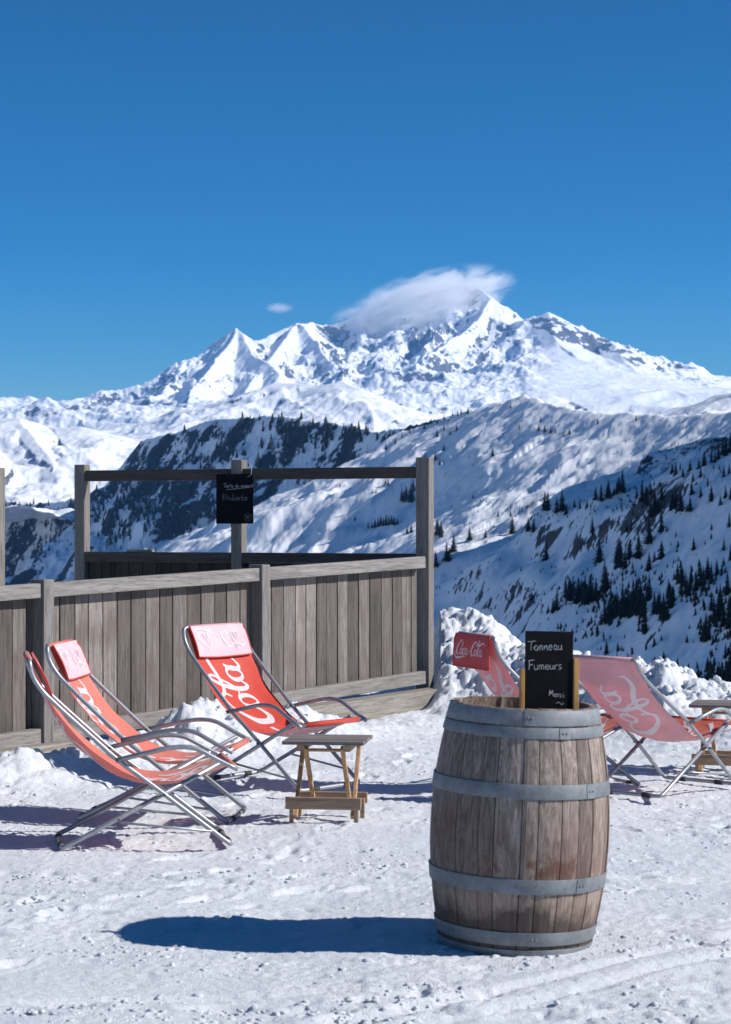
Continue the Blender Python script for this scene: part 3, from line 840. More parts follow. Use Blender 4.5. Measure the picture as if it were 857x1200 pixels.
for label, group, pts in clusters:
    for p in pts:
        h3 = hits[i]; i += 1
        if h3 is None: continue
        ht = min(28, max(3.0, p[2]*h3[1]/F))*1.15
        big = h3[1] < 900
        cme = CROWN[rf.randrange(6)]
        if big:
            t = empty('fir_tree', (h3[0], h3[1], h3[2]-.3), rf.uniform(0, 6.28))
            t.scale = (ht*rf.uniform(1.25, 1.7),)*2 + (ht,)
            link(bpy.data.objects.new('crown', cme), t); link(bpy.data.objects.new('trunk', TRUNK), t)
        else:
            t = link(bpy.data.objects.new('fir_tree', cme)); t.location = (h3[0], h3[1], h3[2]-.5); t.rotation_euler = (0, 0, rf.uniform(0, 6.28))
            t.scale = (ht*rf.uniform(1.35, 2.0),)*2 + (ht,)
        tag(t, label, 'fir tree', group); nfir += 1
print('firs', nfir)

# leafless shrubs and far woods, too many to count
def stuff_trees(name, label, cands, hfun, d0, d1, hmin, hmax, ok=None):
    hs = hit(cands, hfun, d0, d1, 900)
    bm = bmesh.new(); rr = random.Random(9)
    for c, h3 in zip(cands, hs):
        if h3 is None or h3[1] > d1-30: continue
        h = rr.uniform(hmin, hmax); w = h*rr.uniform(.22, .34)
        x, y, z = h3; z -= h*.05
        for t_ in range(3):
            zb = z + h*(.02+.28*t_); zt = z + h*(.50+.25*t_); ww = w*(1-.27*t_)
            ph = rr.uniform(0, 6)
            top = bm.verts.new((x, y, zt))
            ring = [bm.verts.new((x+ww*math.cos(ph+k*1.257)*rr.uniform(.7, 1.2), y+ww*math.sin(ph+k*1.257)*rr.uniform(.7, 1.2), zb-rr.uniform(0, .1)*h)) for k in range(5)]
            for k in range(5): bm.faces.new((ring[k], ring[(k+1) % 5], top))
    return tag(obj(name, bm, M['fir']), label, 'distant woods', kind='stuff')
rr = random.Random(21)
def in_patches(patches):
    out = []
    for (px, py, rx, ry, n) in patches:
        for _ in range(n):
            out.append((px+rr.gauss(0, rx), py+rr.gauss(0, ry)))
    return out
def h_dark(X, Y):
    Z, S_, D_ = ridge_field(X, Y, dark, 12, 300)
    att = .25+.75*sst(0, 130, D_)
    band = Z + 25*fbm(X/250, Y/250, 3, 505)
    return Z + att*(24*(ridged(X/330, Y/330, 5, 501)-.4) + 7*fbm(X/60, Y/60, 4, 511)) + att*7*np.sin(band/13.0) + 2.2*fbm(X/16, Y/16, 3, 515)
stuff_trees('ridge_woods', 'dark thin woods clinging to the shaded rocky ridge', in_patches([(170,602,12,9,60),(205,612,12,7,45),(196,598,8,5,26),(130,625,12,8,40),(245,604,12,6,26),(150,590,12,8,26),(222,620,8,5,20),(110,600,12,10,34),(30,640,20,14,60),(60,610,20,12,40),(330,500,30,6,30),(260,512,26,7,30),(405,512,22,6,40),(350,525,25,6,26),(300,540,30,8,24),(20,600,14,8,30)]), h_dark, 2350, 5500, 7, 19)
stuff_trees('slope_shrubs', 'low dark leafless shrubs dotted over the shaded slope', in_patches([(690,700,24,10,140),(720,715,14,9,80),(680,695,14,8,60),(745,680,20,10,60),(815,690,16,14,60),(835,740,16,12,50),(810,812,34,12,260),(845,800,14,14,120),(610,598,14,5,30),(730,590,30,8,60),(660,600,25,6,40),(605,700,12,8,30),(545,690,20,8,24),(690,740,30,14,50),(650,690,30,20,30),(770,560,40,30,60),(820,690,25,25,50),(740,640,30,30,40),(790,520,30,12,50),(720,770,30,10,30),(590,560,40,30,14),(600,620,30,20,16),(550,600,20,20,10)]), h_near, 300, 3300, .9, 3.6)

# ------------------------------------------------------------------ lettering
def ov(cx, cy, rx, ry, w, rot=0, n=9, start=1.2, wmin=.45):
    pts = []
    for k in range(n+1):
        a = start + 2*math.pi*k/n
        pts.append((cx+rx*math.cos(a), cy+ry*math.sin(a), w*(wmin+(1-wmin)*abs(math.cos(a)))))
    return pts
LOGO = [
 # first capital: curl, body and the tail sweeping under the word
 [(1.95,1.55,.10),(1.98,1.85,.12),(1.70,2.12,.12),(1.25,1.98,.15),(.72,1.50,.24),(.36,.85,.32),(.38,.28,.30),(.72,.02,.22),(1.12,.16,.12),(1.38,.42,.08)],
 [(1.62,1.28,.07),(1.95,1.15,.10),(2.12,1.50,.14),(1.98,1.86,.12)],
 [(.10,.45,.07),(-.15,.0,.14),(.25,-.42,.20),(1.1,-.50,.22),(2.1,-.34,.17),(2.9,-.22,.10),(3.4,-.30,.05)],
 ov(1.80,.48,.33,.46,.20), [(1.90,.93,.06),(2.12,.80,.07),(2.38,.86,.06)],
 [(2.86,.72,.08),(2.80,.95,.13),(2.52,.86,.16),(2.32,.46,.20),(2.48,.05,.16),(2.80,.10,.09),(3.05,.36,.07)],
 ov(3.36,.48,.31,.45,.19), [(3.74,.98,.10),(3.64,.55,.18),(3.66,.16,.18),(3.86,.03,.11),(4.14,.34,.07)],
 [(4.22,.52,.14),(4.62,.62,.14)],
 # second capital with the ribbon running over the top
 [(6.62,1.35,.08),(6.72,1.70,.12),(6.45,2.02,.13),(5.98,1.92,.16),(5.45,1.45,.25),(5.10,.85,.33),(5.12,.28,.30),(5.48,.02,.22),(5.90,.18,.12),(6.12,.42,.08)],
 [(6.45,2.02,.10),(7.0,1.62,.16),(7.7,1.62,.22),(8.5,1.95,.20),(9.05,1.80,.12),(9.2,1.5,.06)],
 ov(6.50,.48,.33,.46,.20), [(6.62,.93,.06),(6.88,.75,.07),(7.1,.70,.06)],
 [(7.05,.50,.07),(7.40,1.10,.10),(7.62,1.85,.12),(7.52,2.28,.11),(7.30,2.05,.15),(7.20,1.2,.21),(7.22,.35,.20),(7.42,.03,.13),(7.68,.26,.07)],
 ov(8.02,.48,.31,.45,.19), [(8.40,.98,.10),(8.30,.55,.18),(8.32,.16,.18),(8.52,.03,.12),(8.85,.30,.07)]]
LW, SH = 9.2, .22

def ribbon2d(stroke, shear=SH, n=7, wk=1.0):
    """-> list of (left, centre, right) points of a swelling stroke"""
    S = catmull(stroke, n); out = []
    for i, s in enumerate(S):
        a = S[max(0, i-1)]; b = S[min(len(S)-1, i+1)]
        tx, ty = b[0]-a[0], b[1]-a[1]; L = math.hypot(tx, ty) or 1
        nx, ny = -ty/L, tx/L; w = s[2]*.5*wk
        out.append([((s[0]+nx*w*k)+shear*(s[1]+ny*w*k), s[1]+ny*w*k) for k in (1, 0, -1)])
    return out

def lettering(name, mapper, strokes, mat, parent, shear=SH):
    bm = bmesh.new()
    for st in strokes:
        rb = ribbon2d(st, shear, wk=1.25 if shear else 1.0); prev = None
        for tri in rb:
            if any(mapper(*p) is None for p in tri):
                prev = None; continue
            vs = [bm.verts.new(mapper(*p)) for p in tri]
            if prev:
                for k in (0, 1):
                    try: bm.faces.new((prev[k], vs[k], vs[k+1], prev[k+1]))
                    except ValueError: pass
            prev = vs
    return obj(name, bm, mat, parent, smooth=True)

# handwriting in chalk: every glyph is a few strokes in a 1 x 1 box (lower case x-height .5)
G = {
 'T': [[(-.05,.9),(.3,.98),(.75,1.02)],[(.35,.97),(.32,.5),(.3,0)]],
 'F': [[(.1,.98),(.1,.5),(.05,-.02)],[(.0,.95),(.35,1.0),(.7,1.05)],[(.08,.5),(.3,.52),(.5,.55)]],
 'M': [[(.05,0),(.12,.5),(.18,.95),(.35,.4),(.58,.95),(.62,.5),(.68,0)]],
 'R': [[(.12,0),(.14,.5),(.12,.95)],[(.0,.85),(.35,1.0),(.5,.75),(.3,.52),(.12,.5)],[(.25,.5),(.4,.25),(.62,0)]],
 'o': [[(.25,.5),(.05,.35),(.08,.08),(.28,0),(.42,.2),(.38,.42),(.22,.5)]],
 'n': [[(.05,.5),(.07,.2),(.06,0)],[(.07,.3),(.22,.5),(.36,.4),(.38,.1),(.45,0)]],
 'e': [[(.08,.25),(.38,.28),(.33,.48),(.15,.48),(.05,.22),(.18,0),(.42,.08)]],
 'a': [[(.38,.45),(.18,.5),(.05,.22),(.18,0),(.36,.2),(.4,.48),(.38,.12),(.48,0)]],
 'u': [[(.05,.5),(.06,.15),(.2,0),(.36,.15),(.4,.5),(.38,.15),(.47,0)]],
 'm': [[(.03,.5),(.05,.2),(.04,0)],[(.05,.3),(.15,.5),(.26,.4),(.27,0)],[(.27,.3),(.4,.5),(.5,.4),(.54,0)]],
 'r': [[(.05,.5),(.08,.2),(.07,0)],[(.08,.3),(.2,.48),(.36,.45)]],
 's': [[(.35,.46),(.15,.5),(.1,.33),(.3,.2),(.3,.03),(.05,.02)]],
 'c': [[(.38,.42),(.2,.5),(.06,.25),(.18,0),(.4,.08)]],
 'i': [[(.12,.48),(.12,.2),(.18,0)],[(.12,.66),(.14,.7)]],
 't': [[(.2,.9),(.16,.4),(.2,.05),(.34,.03)],[(.02,.55),(.2,.58),(.38,.6)]],
 'd': [[(.36,.42),(.15,.5),(.04,.22),(.18,0),(.36,.15),(.42,.95),(.4,.2),(.46,0)]],
 'h': [[(.08,1.0),(.09,.5),(.06,0)],[(.09,.3),(.24,.5),(.36,.4),(.4,0)]],
 'b': [[(.08,1.0),(.08,.4),(.08,.05),(.3,.02),(.4,.25),(.28,.47),(.1,.35)]],
 '5': [[(.42,.95),(.12,.92),(.1,.55),(.35,.55),(.4,.2),(.2,0),(.02,.08)]],
 'E': [[(.5,.85),(.25,.9),(.1,.5),(.25,.08),(.5,.1)],[(.0,.58),(.35,.6)],[(.0,.4),(.33,.42)]]}
ADV = {'T': .62, 'F': .62, 'M': .8, 'R': .68, 'm': .66, 'i': .28, ' ': .4, 't': .42, 'r': .42, 'E': .6}
def script(text, x, y, size, w, wob=.03, seed=1):
    rr = random.Random(seed); out = []; cx = x
    for ch in text:
        for st in G.get(ch, []):
            out.append([(cx + (p[0]+rr.uniform(-wob, wob))*size, y + (p[1]+rr.uniform(-wob, wob))*size, w*rr.uniform(.6, 1.3)) for p in st])
        cx += ADV.get(ch, .52)*size
    return out

# ------------------------------------------------------------------ deckchairs
CW = .54
REC = 0.0
def rc(p):
    k = max(0.0, p[1]-.45); return (p[0]-REC*k, p[1]-REC*.6*k)
SL0 = [(-.155,.955),(-.10,.83),(-.02,.69),(.08,.565),(.20,.46),(.33,.375),(.47,.335),(.61,.34),(.75,.375),(.855,.415)]
SL = catmull([rc(p) for p in SL0], 8)   # from headrest to seat front
SLn = len(SL)
_cum = [0.0]
for a_, b_ in zip(SL[:-1], SL[1:]): _cum.append(_cum[-1]+math.hypot(b_[0]-a_[0], b_[1]-a_[1]))
SLL = _cum[-1]
def sling_pt(v, u, off=0.0, w=CW-.05, wav=0.0):
    """v metres from the seat front up the sling, u -.5...5 across (+ = sitter's left), off along the upper normal"""
    s = min(max(SLL - v, 0), SLL)
    j = 0
    while j < SLn-2 and _cum[j+1] < s: j += 1
    t = (s-_cum[j])/(_cum[j+1]-_cum[j])
    x = SL[j][0]*(1-t)+SL[j+1][0]*t; z = SL[j][1]*(1-t)+SL[j+1][1]*t
    k0 = max(0, j-1); k1 = min(SLn-1, j+2)
    tx, tz = SL[k1][0]-SL[k0][0], SL[k1][1]-SL[k0][1]; L = math.hypot(tx, tz); tx /= L; tz /= L
    nx, nz = -tz, tx                     # up / forward
    if nz < 0: nx, nz = -nx, -nz
    sag = .045*math.sin(math.pi*min(1, max(0, v/SLL)))*(1-(2*u)**2)
    wr = .0035*math.sin(u*23+v*9) * math.sin(v*14)
    o = off - sag + wr
    return Vector((x+nx*o, u*w, z+nz*o))

def make_chair(seat_mat, under_mat, flap_front=True, text_mat='white', pad_mat='padpink', rec=0.0):
    global REC, SL
    REC = rec; SL = catmull([rc(p) for p in SL0], 8)
    tbx, tbz = rc((-.162, .955))
    t = empty('deckchair')
    r = .0125; h = CW/2
    def side(pts, y): return [(p[0], y, p[1]) for p in pts]
    # long frame: front foot, up to the headrest and back down the other side
    up = [(.845, .0135), (.80, .045), (.43, .335), (.27, .455), (.02, .685), (-.10, .80), (-.15, .88), (-.162, .955)]
    up = [rc(p) for p in up]
    path = side(up, h) + side(up[::-1], -h)
    bm = bmesh.new()
    pts = round_path(path[1:-1], .05, 5)
    foot = round_path([path[-2], (.845, -h, .0135), (.845, h, .0135), path[1]], .07, 5)
    tube(bm, pts + foot[1:-1], r, 10, closed=True)
    obj('back_frame', bm, M['steel'], t, True)
    # leg frame: from under the armrests down to the rear foot
    bm = bmesh.new()
    hi = h-.03
    tube(bm, round_path([(.80, hi, .425), (.05, hi, .035), (.0, hi, .0135), (.0, -hi, .0135), (.05, -hi, .035), (.80, -hi, .425)], .06, 6), r, 10)
    obj('leg_frame', bm, M['steel'], t, True)
    bm = bmesh.new()
    tube(bm, [(.858, -h-.01, .405), (.858, h+.01, .405)], .0115, 10)
    obj('seat_bar', bm, M['steel'], t, True)
    for s in (1, -1):
        bm = bmesh.new(); y = s*(h+.026)
        tube(bm, round_path([(.262, y, .452), (.55, y, .515), (.66, y, .51), (.80, y, .43), (.875, y, .395)], .06, 6), .0125, 10)
        obj('armrest', bm, M['steel'], t, True)
        bm = bmesh.new(); tube(bm, [(.283, s*hi, .155), (.285, s*(h+.013), .14), (.745, s*(h+.013), .083), (.75, s*h, .085)], .0065, 8)
        obj('strut', bm, M['steel'], t, True)
        bm = bmesh.new(); tube(bm, [(.505, s*(hi-.02), .273), (.505, s*(h+.02), .273)], .007, 8)
        tube(bm, [(.27, s*(h-.016), .455), (.27, s*(h+.044), .455)], .007, 8)
        obj('pivot_bolt', bm, M['rubber'], t, True)
        for (x0, x1) in ((.785, .845),):
            bm = bmesh.new(); tube(bm, [(.845, s*.11, .0135), (.845, s*.17, .0135)], .0165, 10); obj('foot_cap', bm, M['rubber'], t, True)
        bm = bmesh.new(); tube(bm, [(0, s*.11, .0135), (0, s*.17, .0135)], .0165, 10); obj('foot_cap', bm, M['rubber'], t, True)
    # sling: a thin sheet, printed upper side, pale under side
    NV, NU = 60, 14
    for nm, off, mt in (('sling', .0012, seat_mat), ('sling_reverse', -.0012, under_mat)):
        bm = bmesh.new(); g = []
        for i in range(NV+1):
            g.append([bm.verts.new(sling_pt(SLL*i/NV, -.5+j/NU, off)) for j in range(NU+1)])
        for i in range(NV):
            for j in range(NU):
                f = (g[i][j], g[i+1][j], g[i+1][j+1], g[i][j+1])
                bm.faces.new(f if off < 0 else f[::-1])
        if off > 0:   # hems rolled round the bars
            tube(bm, [(.858, -CW/2+.03, .405), (.858, 0, .405), (.858, CW/2-.03, .405)], .017, 12)
        else:
            tube(bm, [(tbx, -CW/2+.035, tbz), (tbx, 0, tbz), (tbx, CW/2-.035, tbz)], .017, 12)
        o = obj(nm, bm, M[mt], t, True)
        if off > 0: sling = o
        else: rev = o
    un = .135
    mp = lambda x, y: sling_pt(-.10 + x*un, -(y-.85)*un/(CW-.05), .0032) if -.10 + x*un > .03 else None
    lettering('lettering', mp, LOGO, M[text_mat], sling)
    mp = lambda x, y: sling_pt(-.10 + x*un, -(y-.85)*un/(CW-.05), -.0032) if -.10 + x*un > .03 else None
    lettering('lettering', mp, LOGO, M['pinkwhite' if under_mat == 'pink' else text_mat], rev)
    # headrest flap
    FL = .21
    def flap_pt(q, u, off):
        """q metres from the top bar"""
        if flap_front:
            if q < .03:
                p = sling_pt(SLL-.0, u, .022+off)
                p2 = sling_pt(SLL-.03, u, .02+off); k = q/.03
                return p*(1-k) + p2*k
            p = sling_pt(SLL-q, u, .020+.012*math.sin(min(1, q/FL)*3.1)+off)
            return p
        k = min(q/.03, 1)
        return Vector((-.178-.012*k-.03*q - off, u*(CW-.03)*(1+.25*q) , .962-.012*(1-k)*0 - q*.97))
    bm = bmesh.new()
    if True:
        NQ = 10
        for off, flip in ((.002, False), (-.002, True)):
            g = []
            for i in range(NQ+1):
                g.append([bm.verts.new(flap_pt(FL*i/NQ, (-.5+j/10)*.97, off)) for j in range(11)])
            for i in range(NQ):
                for j in range(10):
                    f = (g[i][j], g[i][j+1], g[i+1][j+1], g[i+1][j])
                    bm.faces.new(f if (flip != flap_front) else f[::-1])
        # piping round the hem
        hem = [flap_pt(0, -.485, 0)] + [flap_pt(FL*i/6, -.485, 0) for i in range(1, 7)] + [flap_pt(FL, -.485+.97*i/6, 0) for i in range(1, 7)] + [flap_pt(FL*i/6, .485, 0) for i in range(5, -1, -1)]
    flap = obj('headrest_flap', bm, M[pad_mat if flap_front else 'flapred'], t, True)
    bm = bmesh.new(); tube(bm, hem, .005, 6); obj('piping', bm, M['red'], flap, True)
    fu = .040
    if flap_front:   # lies over the front: print upside down and pinkish
        mp = lambda x, y: flap_pt(.045 + (y+.1)*fu*1.25, (x/LW-.54)*.80, .0045)
        lettering('lettering', mp, LOGO, M['whitedim'], flap)
    else:
        mp = lambda x, y: flap_pt(.12 - (y-.3)*fu*1.1, -(x/LW-.54)*.78, .0045)
        lettering('lettering', mp, LOGO, M['white'], flap)
    return t

def put_chair(t, label, x, y, ang, z=0.0, tilt=0.0, s=1.0):
    t.location = (x, y, z); t.rotation_euler = (0, tilt, ang); t.scale = (s, s, s)
    tag(t, label, 'deckchair', 'red drink-logo sling deckchairs on the snow terrace')

# local origin is the middle of the rear foot bar
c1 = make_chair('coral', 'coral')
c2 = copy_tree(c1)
c3 = make_chair('red', 'pink')
c4 = make_chair('orange', 'pink', rec=.30)
c5 = make_chair('orange', 'pink', flap_front=False)
put_chair(c1, 'glare-washed coral deckchair nearest the camera, seen from the side at the left', -1.56, 10.45, R(11))
put_chair(c2, 'glare-washed coral deckchair just behind the nearest one, in front of the leftmost fence post', -1.55, 11.45, R(-7))
put_chair(c3, 'bright red deckchair with its seat turned to the camera, behind the small folding table', -.85, 13.0, R(-41))
put_chair(c4, 'pink backed deckchair seen from behind, right of the blackboard on the barrel', 1.56, 12.19, R(49), s=.96)
put_chair(c5, 'deckchair with a red flap hanging behind its headrest, partly hidden by the barrel', .83, 12.7, R(22))
for c in (c1, c2, c3, c4, c5):
    c.location.z = gz(c.location.x, c.location.y) + .012

# ------------------------------------------------------------------ folding tables
def make_table():
    t = empty('folding_table')
    w, d, H = .44, .40, .43
    bm = bmesh.new()
    n = 5
    for k in range(n):
        y0 = -d/2 + k*d/n + .003; y1 = -d/2 + (k+1)*d/n - .003
        box(bm, -w/2-random.uniform(0, .004), w/2+random.uniform(0, .004), y0, y1, H-.018, H+random.uniform(0, .002))
    obj('table_top', bm, M['tabletop'], t, bevel=.002)
    for x in (-.155, -.10, .10, .155):
        inner = abs(x) < .12
        bm = bmesh.new()
        if inner: beam(bm, (x, -.15, H-.035), (x, .14, .075), .022, .030, (0, 1, 0))
        else: beam(bm, (x, .15, H-.035), (x, -.15, .02), .022, .030, (0, 1, 0))
        obj('leg', bm, M['tablewood'], t, bevel=.003)
    for x in (-.165, .165):
        pass
    for x in (-.125, .125):
        bm = bmesh.new(); box(bm, x-.02, x+.02, -.17, .17, H-.055, H-.019); obj('cleat', bm, M['tablebar'], t, bevel=.003)
    bm = bmesh.new(); tube(bm, [(-.13, -.14, H-.05), (.13, -.14, H-.05)], .009, 8); obj('dowel', bm, M['tablewood'], t, True)
    bm = bmesh.new(); box(bm, -.205, .205, -.185, -.162, .065, .13); obj('crossbar', bm, M['tablebar'], t, bevel=.004)
    bm = bmesh.new(); box(bm, -.195, .20, .135, .160, .06, .12); obj('crossbar', bm, M['tablebar'], t, bevel=.004)
    for x in (-.175, .175):
        bm = bmesh.new(); box(bm, x-.012, x+.012, -.160, -.135, -.02, .10); obj('foot', bm, M['tablebar'], t, bevel=.003)
        bm = bmesh.new(); box(bm, x-.012, x+.012, .110, .134, -.02, .09); obj('foot', bm, M['tablebar'], t, bevel=.003)
    return t
t1 = make_table()
def put_table(t, label, x, y, rz, s):
    t.location = (x, y, gz(x, y)+.004); t.rotation_euler = (0, 0, rz); t.scale = (s, s, s)
    tag(t, label, 'table', 'small wooden folding tables beside the deckchairs')
put_table(t1, 'small wooden folding table with pale crossed legs, in front of the bright red deckchair', -.205, 11.15, R(-7), 1.0)
t2 = copy_tree(t1)
put_table(t2, 'small folding table cut off by the right edge, beyond the pink backed deckchair', 2.36, 13.3, R(-16), 1.06)

# ------------------------------------------------------------------ the front fence
fx, fy = 2.71, 3.70; FLn = math.hypot(fx, fy); fang = math.atan2(fy, fx)
fence = empty('timber_fence', (-2.205, 14.0, 0), fang)
tag(fence, 'grey weathered board fence with solid panels running up behind the deckchairs', 'fence')
sl_f = .125/FLn
def ftop(x): return 1.235 + sl_f*x
def fbot(x): return .245 + sl_f*x
XP = [-4.6, -2.3, -.03, FLn*.5+.02, FLn-.02]        # posts (the last is the tall corner post)
for k in range(4):
    x0, x1 = XP[k]+.05, XP[k+1]-.05
    bm = bmesh.new()
    beam(bm, (x0, -.03, ftop(x0)-.05), (x1, -.03, ftop(x1)-.05), .075, .10)
    obj('top_rail', bm, M['rail'], fence, bevel=.006)
    bm = bmesh.new()
    beam(bm, (x0, -.035, fbot(x0)-.05), (x1, -.035, fbot(x1)-.05), .07, .11)
    obj('bottom_rail', bm, M['rail'], fence, bevel=.006)
    bm = bmesh.new(); x = x0+.004
    rb = random.Random(k+4)
    while x < x1-.05:
        wb = min(rb.uniform(.135, .165), x1-x)
        dy = rb.uniform(-.004, .004)
        box(bm, x+.005, x+wb-.005, .022+dy, .045+dy, fbot(x)-.06, ftop(x)-.035)
        x += wb
    obj('board_panel', bm, M['boards'], fence, bevel=.003)
    bm = bmesh.new(); beam(bm, (x0, .075, (ftop(x0)+fbot(x0))/2), (x1, .075, (ftop(x1)+fbot(x1))/2), .05, .08)
    obj('back_rail', bm, M['darkrail'], fence, bevel=.004)
for k in range(4):
    x = XP[k]
    bm = bmesh.new(); z1 = ftop(x)+.025
    vs_ = box(bm, x-.05, x+.05, -.09, .05, -.1, z1)
    obj('post', bm, M['post'], fence, bevel=.008)
bm = bmesh.new(); beam(bm, (-4.6, -.11, .06), (.22, -.11, .075), .16, .15); obj('base_beam', bm, M['beam'], fence, bevel=.01)
bm = bmesh.new(); beam(bm, (2.2, -.13, .10), (FLn+.16, -.13, .135), .17, .19); obj('base_beam', bm, M['beam'], fence, bevel=.01)

# ------------------------------------------------------------------ the open timber frame behind it
cxr, cyr = .515, 17.78
P0 = Vector((cxr, cyr, 0)); P1 = Vector(((96-CX)/F*19.1, 19.1, 0))
dv = P1-P0; fl2 = dv.length; ang2 = math.atan2(-dv.y, -dv.x)
frame = empty('timber_railing', (P1.x, P1.y, 0), ang2)       # local x from the far left post to the corner post
tag(frame, 'dark open timber railing with tall posts, standing behind the grey board fence', 'railing')
for x, z1 in ((0, 2.19), (fl2*.475, 2.215), (fl2, 2.215)):
    bm = bmesh.new(); hw = .055 if x < fl2-.1 else .062
    box(bm, x-hw, x+hw, -hw, hw, -.4 if x < fl2-.1 else .02, z1)
    obj('post', bm, M['darkpost'], frame, bevel=.008)
segs = [(.055, fl2*.475-.055), (fl2*.475+.055, fl2-.062)]
for x0, x1 in segs:
    bm = bmesh.new(); beam(bm, (x0, -.012, 2.085), (x1, -.012, 2.085), .06, .10); obj('top_rail', bm, M['darkrail'], frame, bevel=.005)
    bm = bmesh.new(); beam(bm, (x0, -.012, 1.335), (x1, -.012, 1.335), .09, .09); obj('middle_rail', bm, M['darkrail'], frame, bevel=.005)
    bm = bmesh.new(); x = x0; rb = random.Random(2)
    while x < x1-.04:
        wb = min(.145, x1-x); box(bm, x+.003, x+wb-.003, .008, .03, .25, 1.288); x += wb
    obj('board_panel', bm, M['darkboards'], frame, bevel=.002)
# loose batten lying on the middle rail
bm = bmesh.new(); q = frame.matrix_basis
ca, sa = math.cos(ang2), math.sin(ang2)
box(bm, -.13, .13, -.03, .03, 0, .022)
o = obj('wooden_batten', bm, M['beam'], bevel=.002)
lx = .62
o.location = (P1.x+ca*lx-sa*.0, P1.y+sa*lx+ca*.0, 1.381); o.rotation_euler = (0, 0, ang2+R(3))
tag(o, 'short pale batten lying on the middle rail of the open frame', 'batten')
# second frame's post just inside the left edge
bm = bmesh.new(); box(bm, -.06, .06, -.06, .06, -.5, 2.17)
o = obj('timber_post', bm, M['darkpost'], bevel=.008); o.location = ((-4.5-CX)/F*19.4, 19.4, 0); o.rotation_euler = (0, 0, ang2)
tag(o, 'thin sliver of a grey timber post at the left edge', 'post')

# ------------------------------------------------------------------ hanging blackboard
sb = empty('hanging_blackboard')
mx = fl2*.475
sb.location = (P1.x+ca*mx + sa*.083, P1.y+sa*mx - ca*.083, 1.64); sb.rotation_euler = (R(-1), 0, ang2*.35)
tag(sb, 'small blackboard with chalk writing hanging on the middle post of the open frame', 'blackboard')
bm = bmesh.new(); box(bm, -.170, .170, -.008, .008, 0, .445); obj('slate', bm, M['slate'], sb, bevel=.003)
mp = lambda x, y: Vector((x, -.0105, y))
S1 = script('Tarte du moment', -.10, .325, .036, .0030, seed=3)
S1 += [[(-.075, .307, .004), (.0, .312, .004), (.13, .325, .003)]]
lettering('chalk_writing', mp, S1, M['chalk'], sb, 0)
S2 = script('Rhubarbe', -.115, .21, .056, .0030, seed=5)
lettering('chalk_writing', mp, S2, M['chalkdim'], sb, 0)
S3 = script('5E', .105, .045, .028, .0030, seed=6) + [[(a, b, .0022) for a, b, _ in ov(.12, .058, .032, .034, 1)]]
lettering('price_mark', mp, S3, M['chalkdim'], sb, 0)
bm = bmesh.new(); tube(bm, catmull([(.12, -.012, .42), (.155, -.03, .445), (.15, -.02, .52), (.09, .03, .565), (.04, .05, .53)], 6), .0018, 6)
obj('string', bm, M['string'], sb, True)

# ------------------------------------------------------------------ the barrel
BH = .955
bar = empty('wine_barrel', (.582, 8.02, 0))
bar.location.z = gz(.582, 8.02) - .03
bar.rotation_euler = (R(.6), R(2.3), R(15))
tag(bar, 'old oak wine barrel with grey steel hoops standing upright on the snow', 'barrel')
def brad(z):
    t = (z-BH*.5)/(BH*.5)
    return .350 - .066*abs(t)**1.9 + (.006 if t < 0 else 0)*abs(t)
NS = 26
bm = bmesh.new(); rb = random.Random(12)
edges = [0.0]
for k in range(NS): edges.append(edges[-1] + rb.uniform(.7, 1.35))
edges = [e/edges[-1]*2*math.pi for e in edges]
NZ = 22
for k in range(NS):
    gp = rb.uniform(.002, .008); a0, a1 = edges[k]+gp, edges[k+1]-gp
    dr = rb.uniform(-.0022, .0018); dz = rb.uniform(-.004, .0)
    cols = []
    for layer in (0, 1):
        g = []
        for i in range(NZ+1):
            z = (BH+dz)*i/NZ
            row = []
            for j in range(5):
                a = a0 + (a1-a0)*j/4
                rr_ = brad(z) + dr - (.0018 if j in (0, 4) else 0) - layer*.026
                row.append(bm.verts.new((rr_*math.cos(a), rr_*math.sin(a), z)))
            g.append(row)
        cols.append(g)
    o_, n_ = cols
    for i in range(NZ):
        for j in range(4):
            bm.faces.new((o_[i][j], o_[i][j+1], o_[i+1][j+1], o_[i+1][j]))
            bm.faces.new((n_[i][j+1], n_[i][j], n_[i+1][j], n_[i+1][j+1]))
        bm.faces.new((n_[i][0], o_[i][0], o_[i+1][0], n_[i+1][0]))
        bm.faces.new((o_[i][4], n_[i][4], n_[i+1][4], o_[i+1][4]))
    for j in range(4):
        bm.faces.new((o_[NZ][j], o_[NZ][j+1], n_[NZ][j+1], n_[NZ][j]))
        bm.faces.new((n_[0][j], n_[0][j+1], o_[0][j+1], o_[0][j]))
staves = obj('staves', bm, M['barrel'], bar)
bm = bmesh.new()
# head, recessed 5 cm below the rim, made of boards
for k in range(5):
    y0 = -.26+k*.104; y1 = y0+.101
    ya = max(abs(y0), abs(y1)); 
    pts = []
    rr_ = .262
    n = 8
    A0 = math.asin(max(-1, min(1, y0/rr_))); A1 = math.asin(max(-1, min(1, y1/rr_)))
    for q in range(n+1):
        a = A0+(A1-A0)*q/n; pts.append((rr_*math.cos(a), rr_*math.sin(a)))
    for q in range(n, -1, -1):
        a = A0+(A1-A0)*q/n; pts.append((-rr_*math.cos(a), rr_*math.sin(a)))
    lo = [bm.verts.new((p[0], p[1], BH-.085)) for p in pts]; hi_ = [bm.verts.new((p[0], p[1], BH-.060)) for p in pts]
    try:
        bm.faces.new(hi_); bm.faces.new(lo[::-1])
        for q in range(len(pts)): bm.faces.new((lo[q], lo[(q+1) % len(pts)], hi_[(q+1) % len(pts)], hi_[q]))
    except ValueError: pass
obj('head', bm, M['tablebar'], bar)
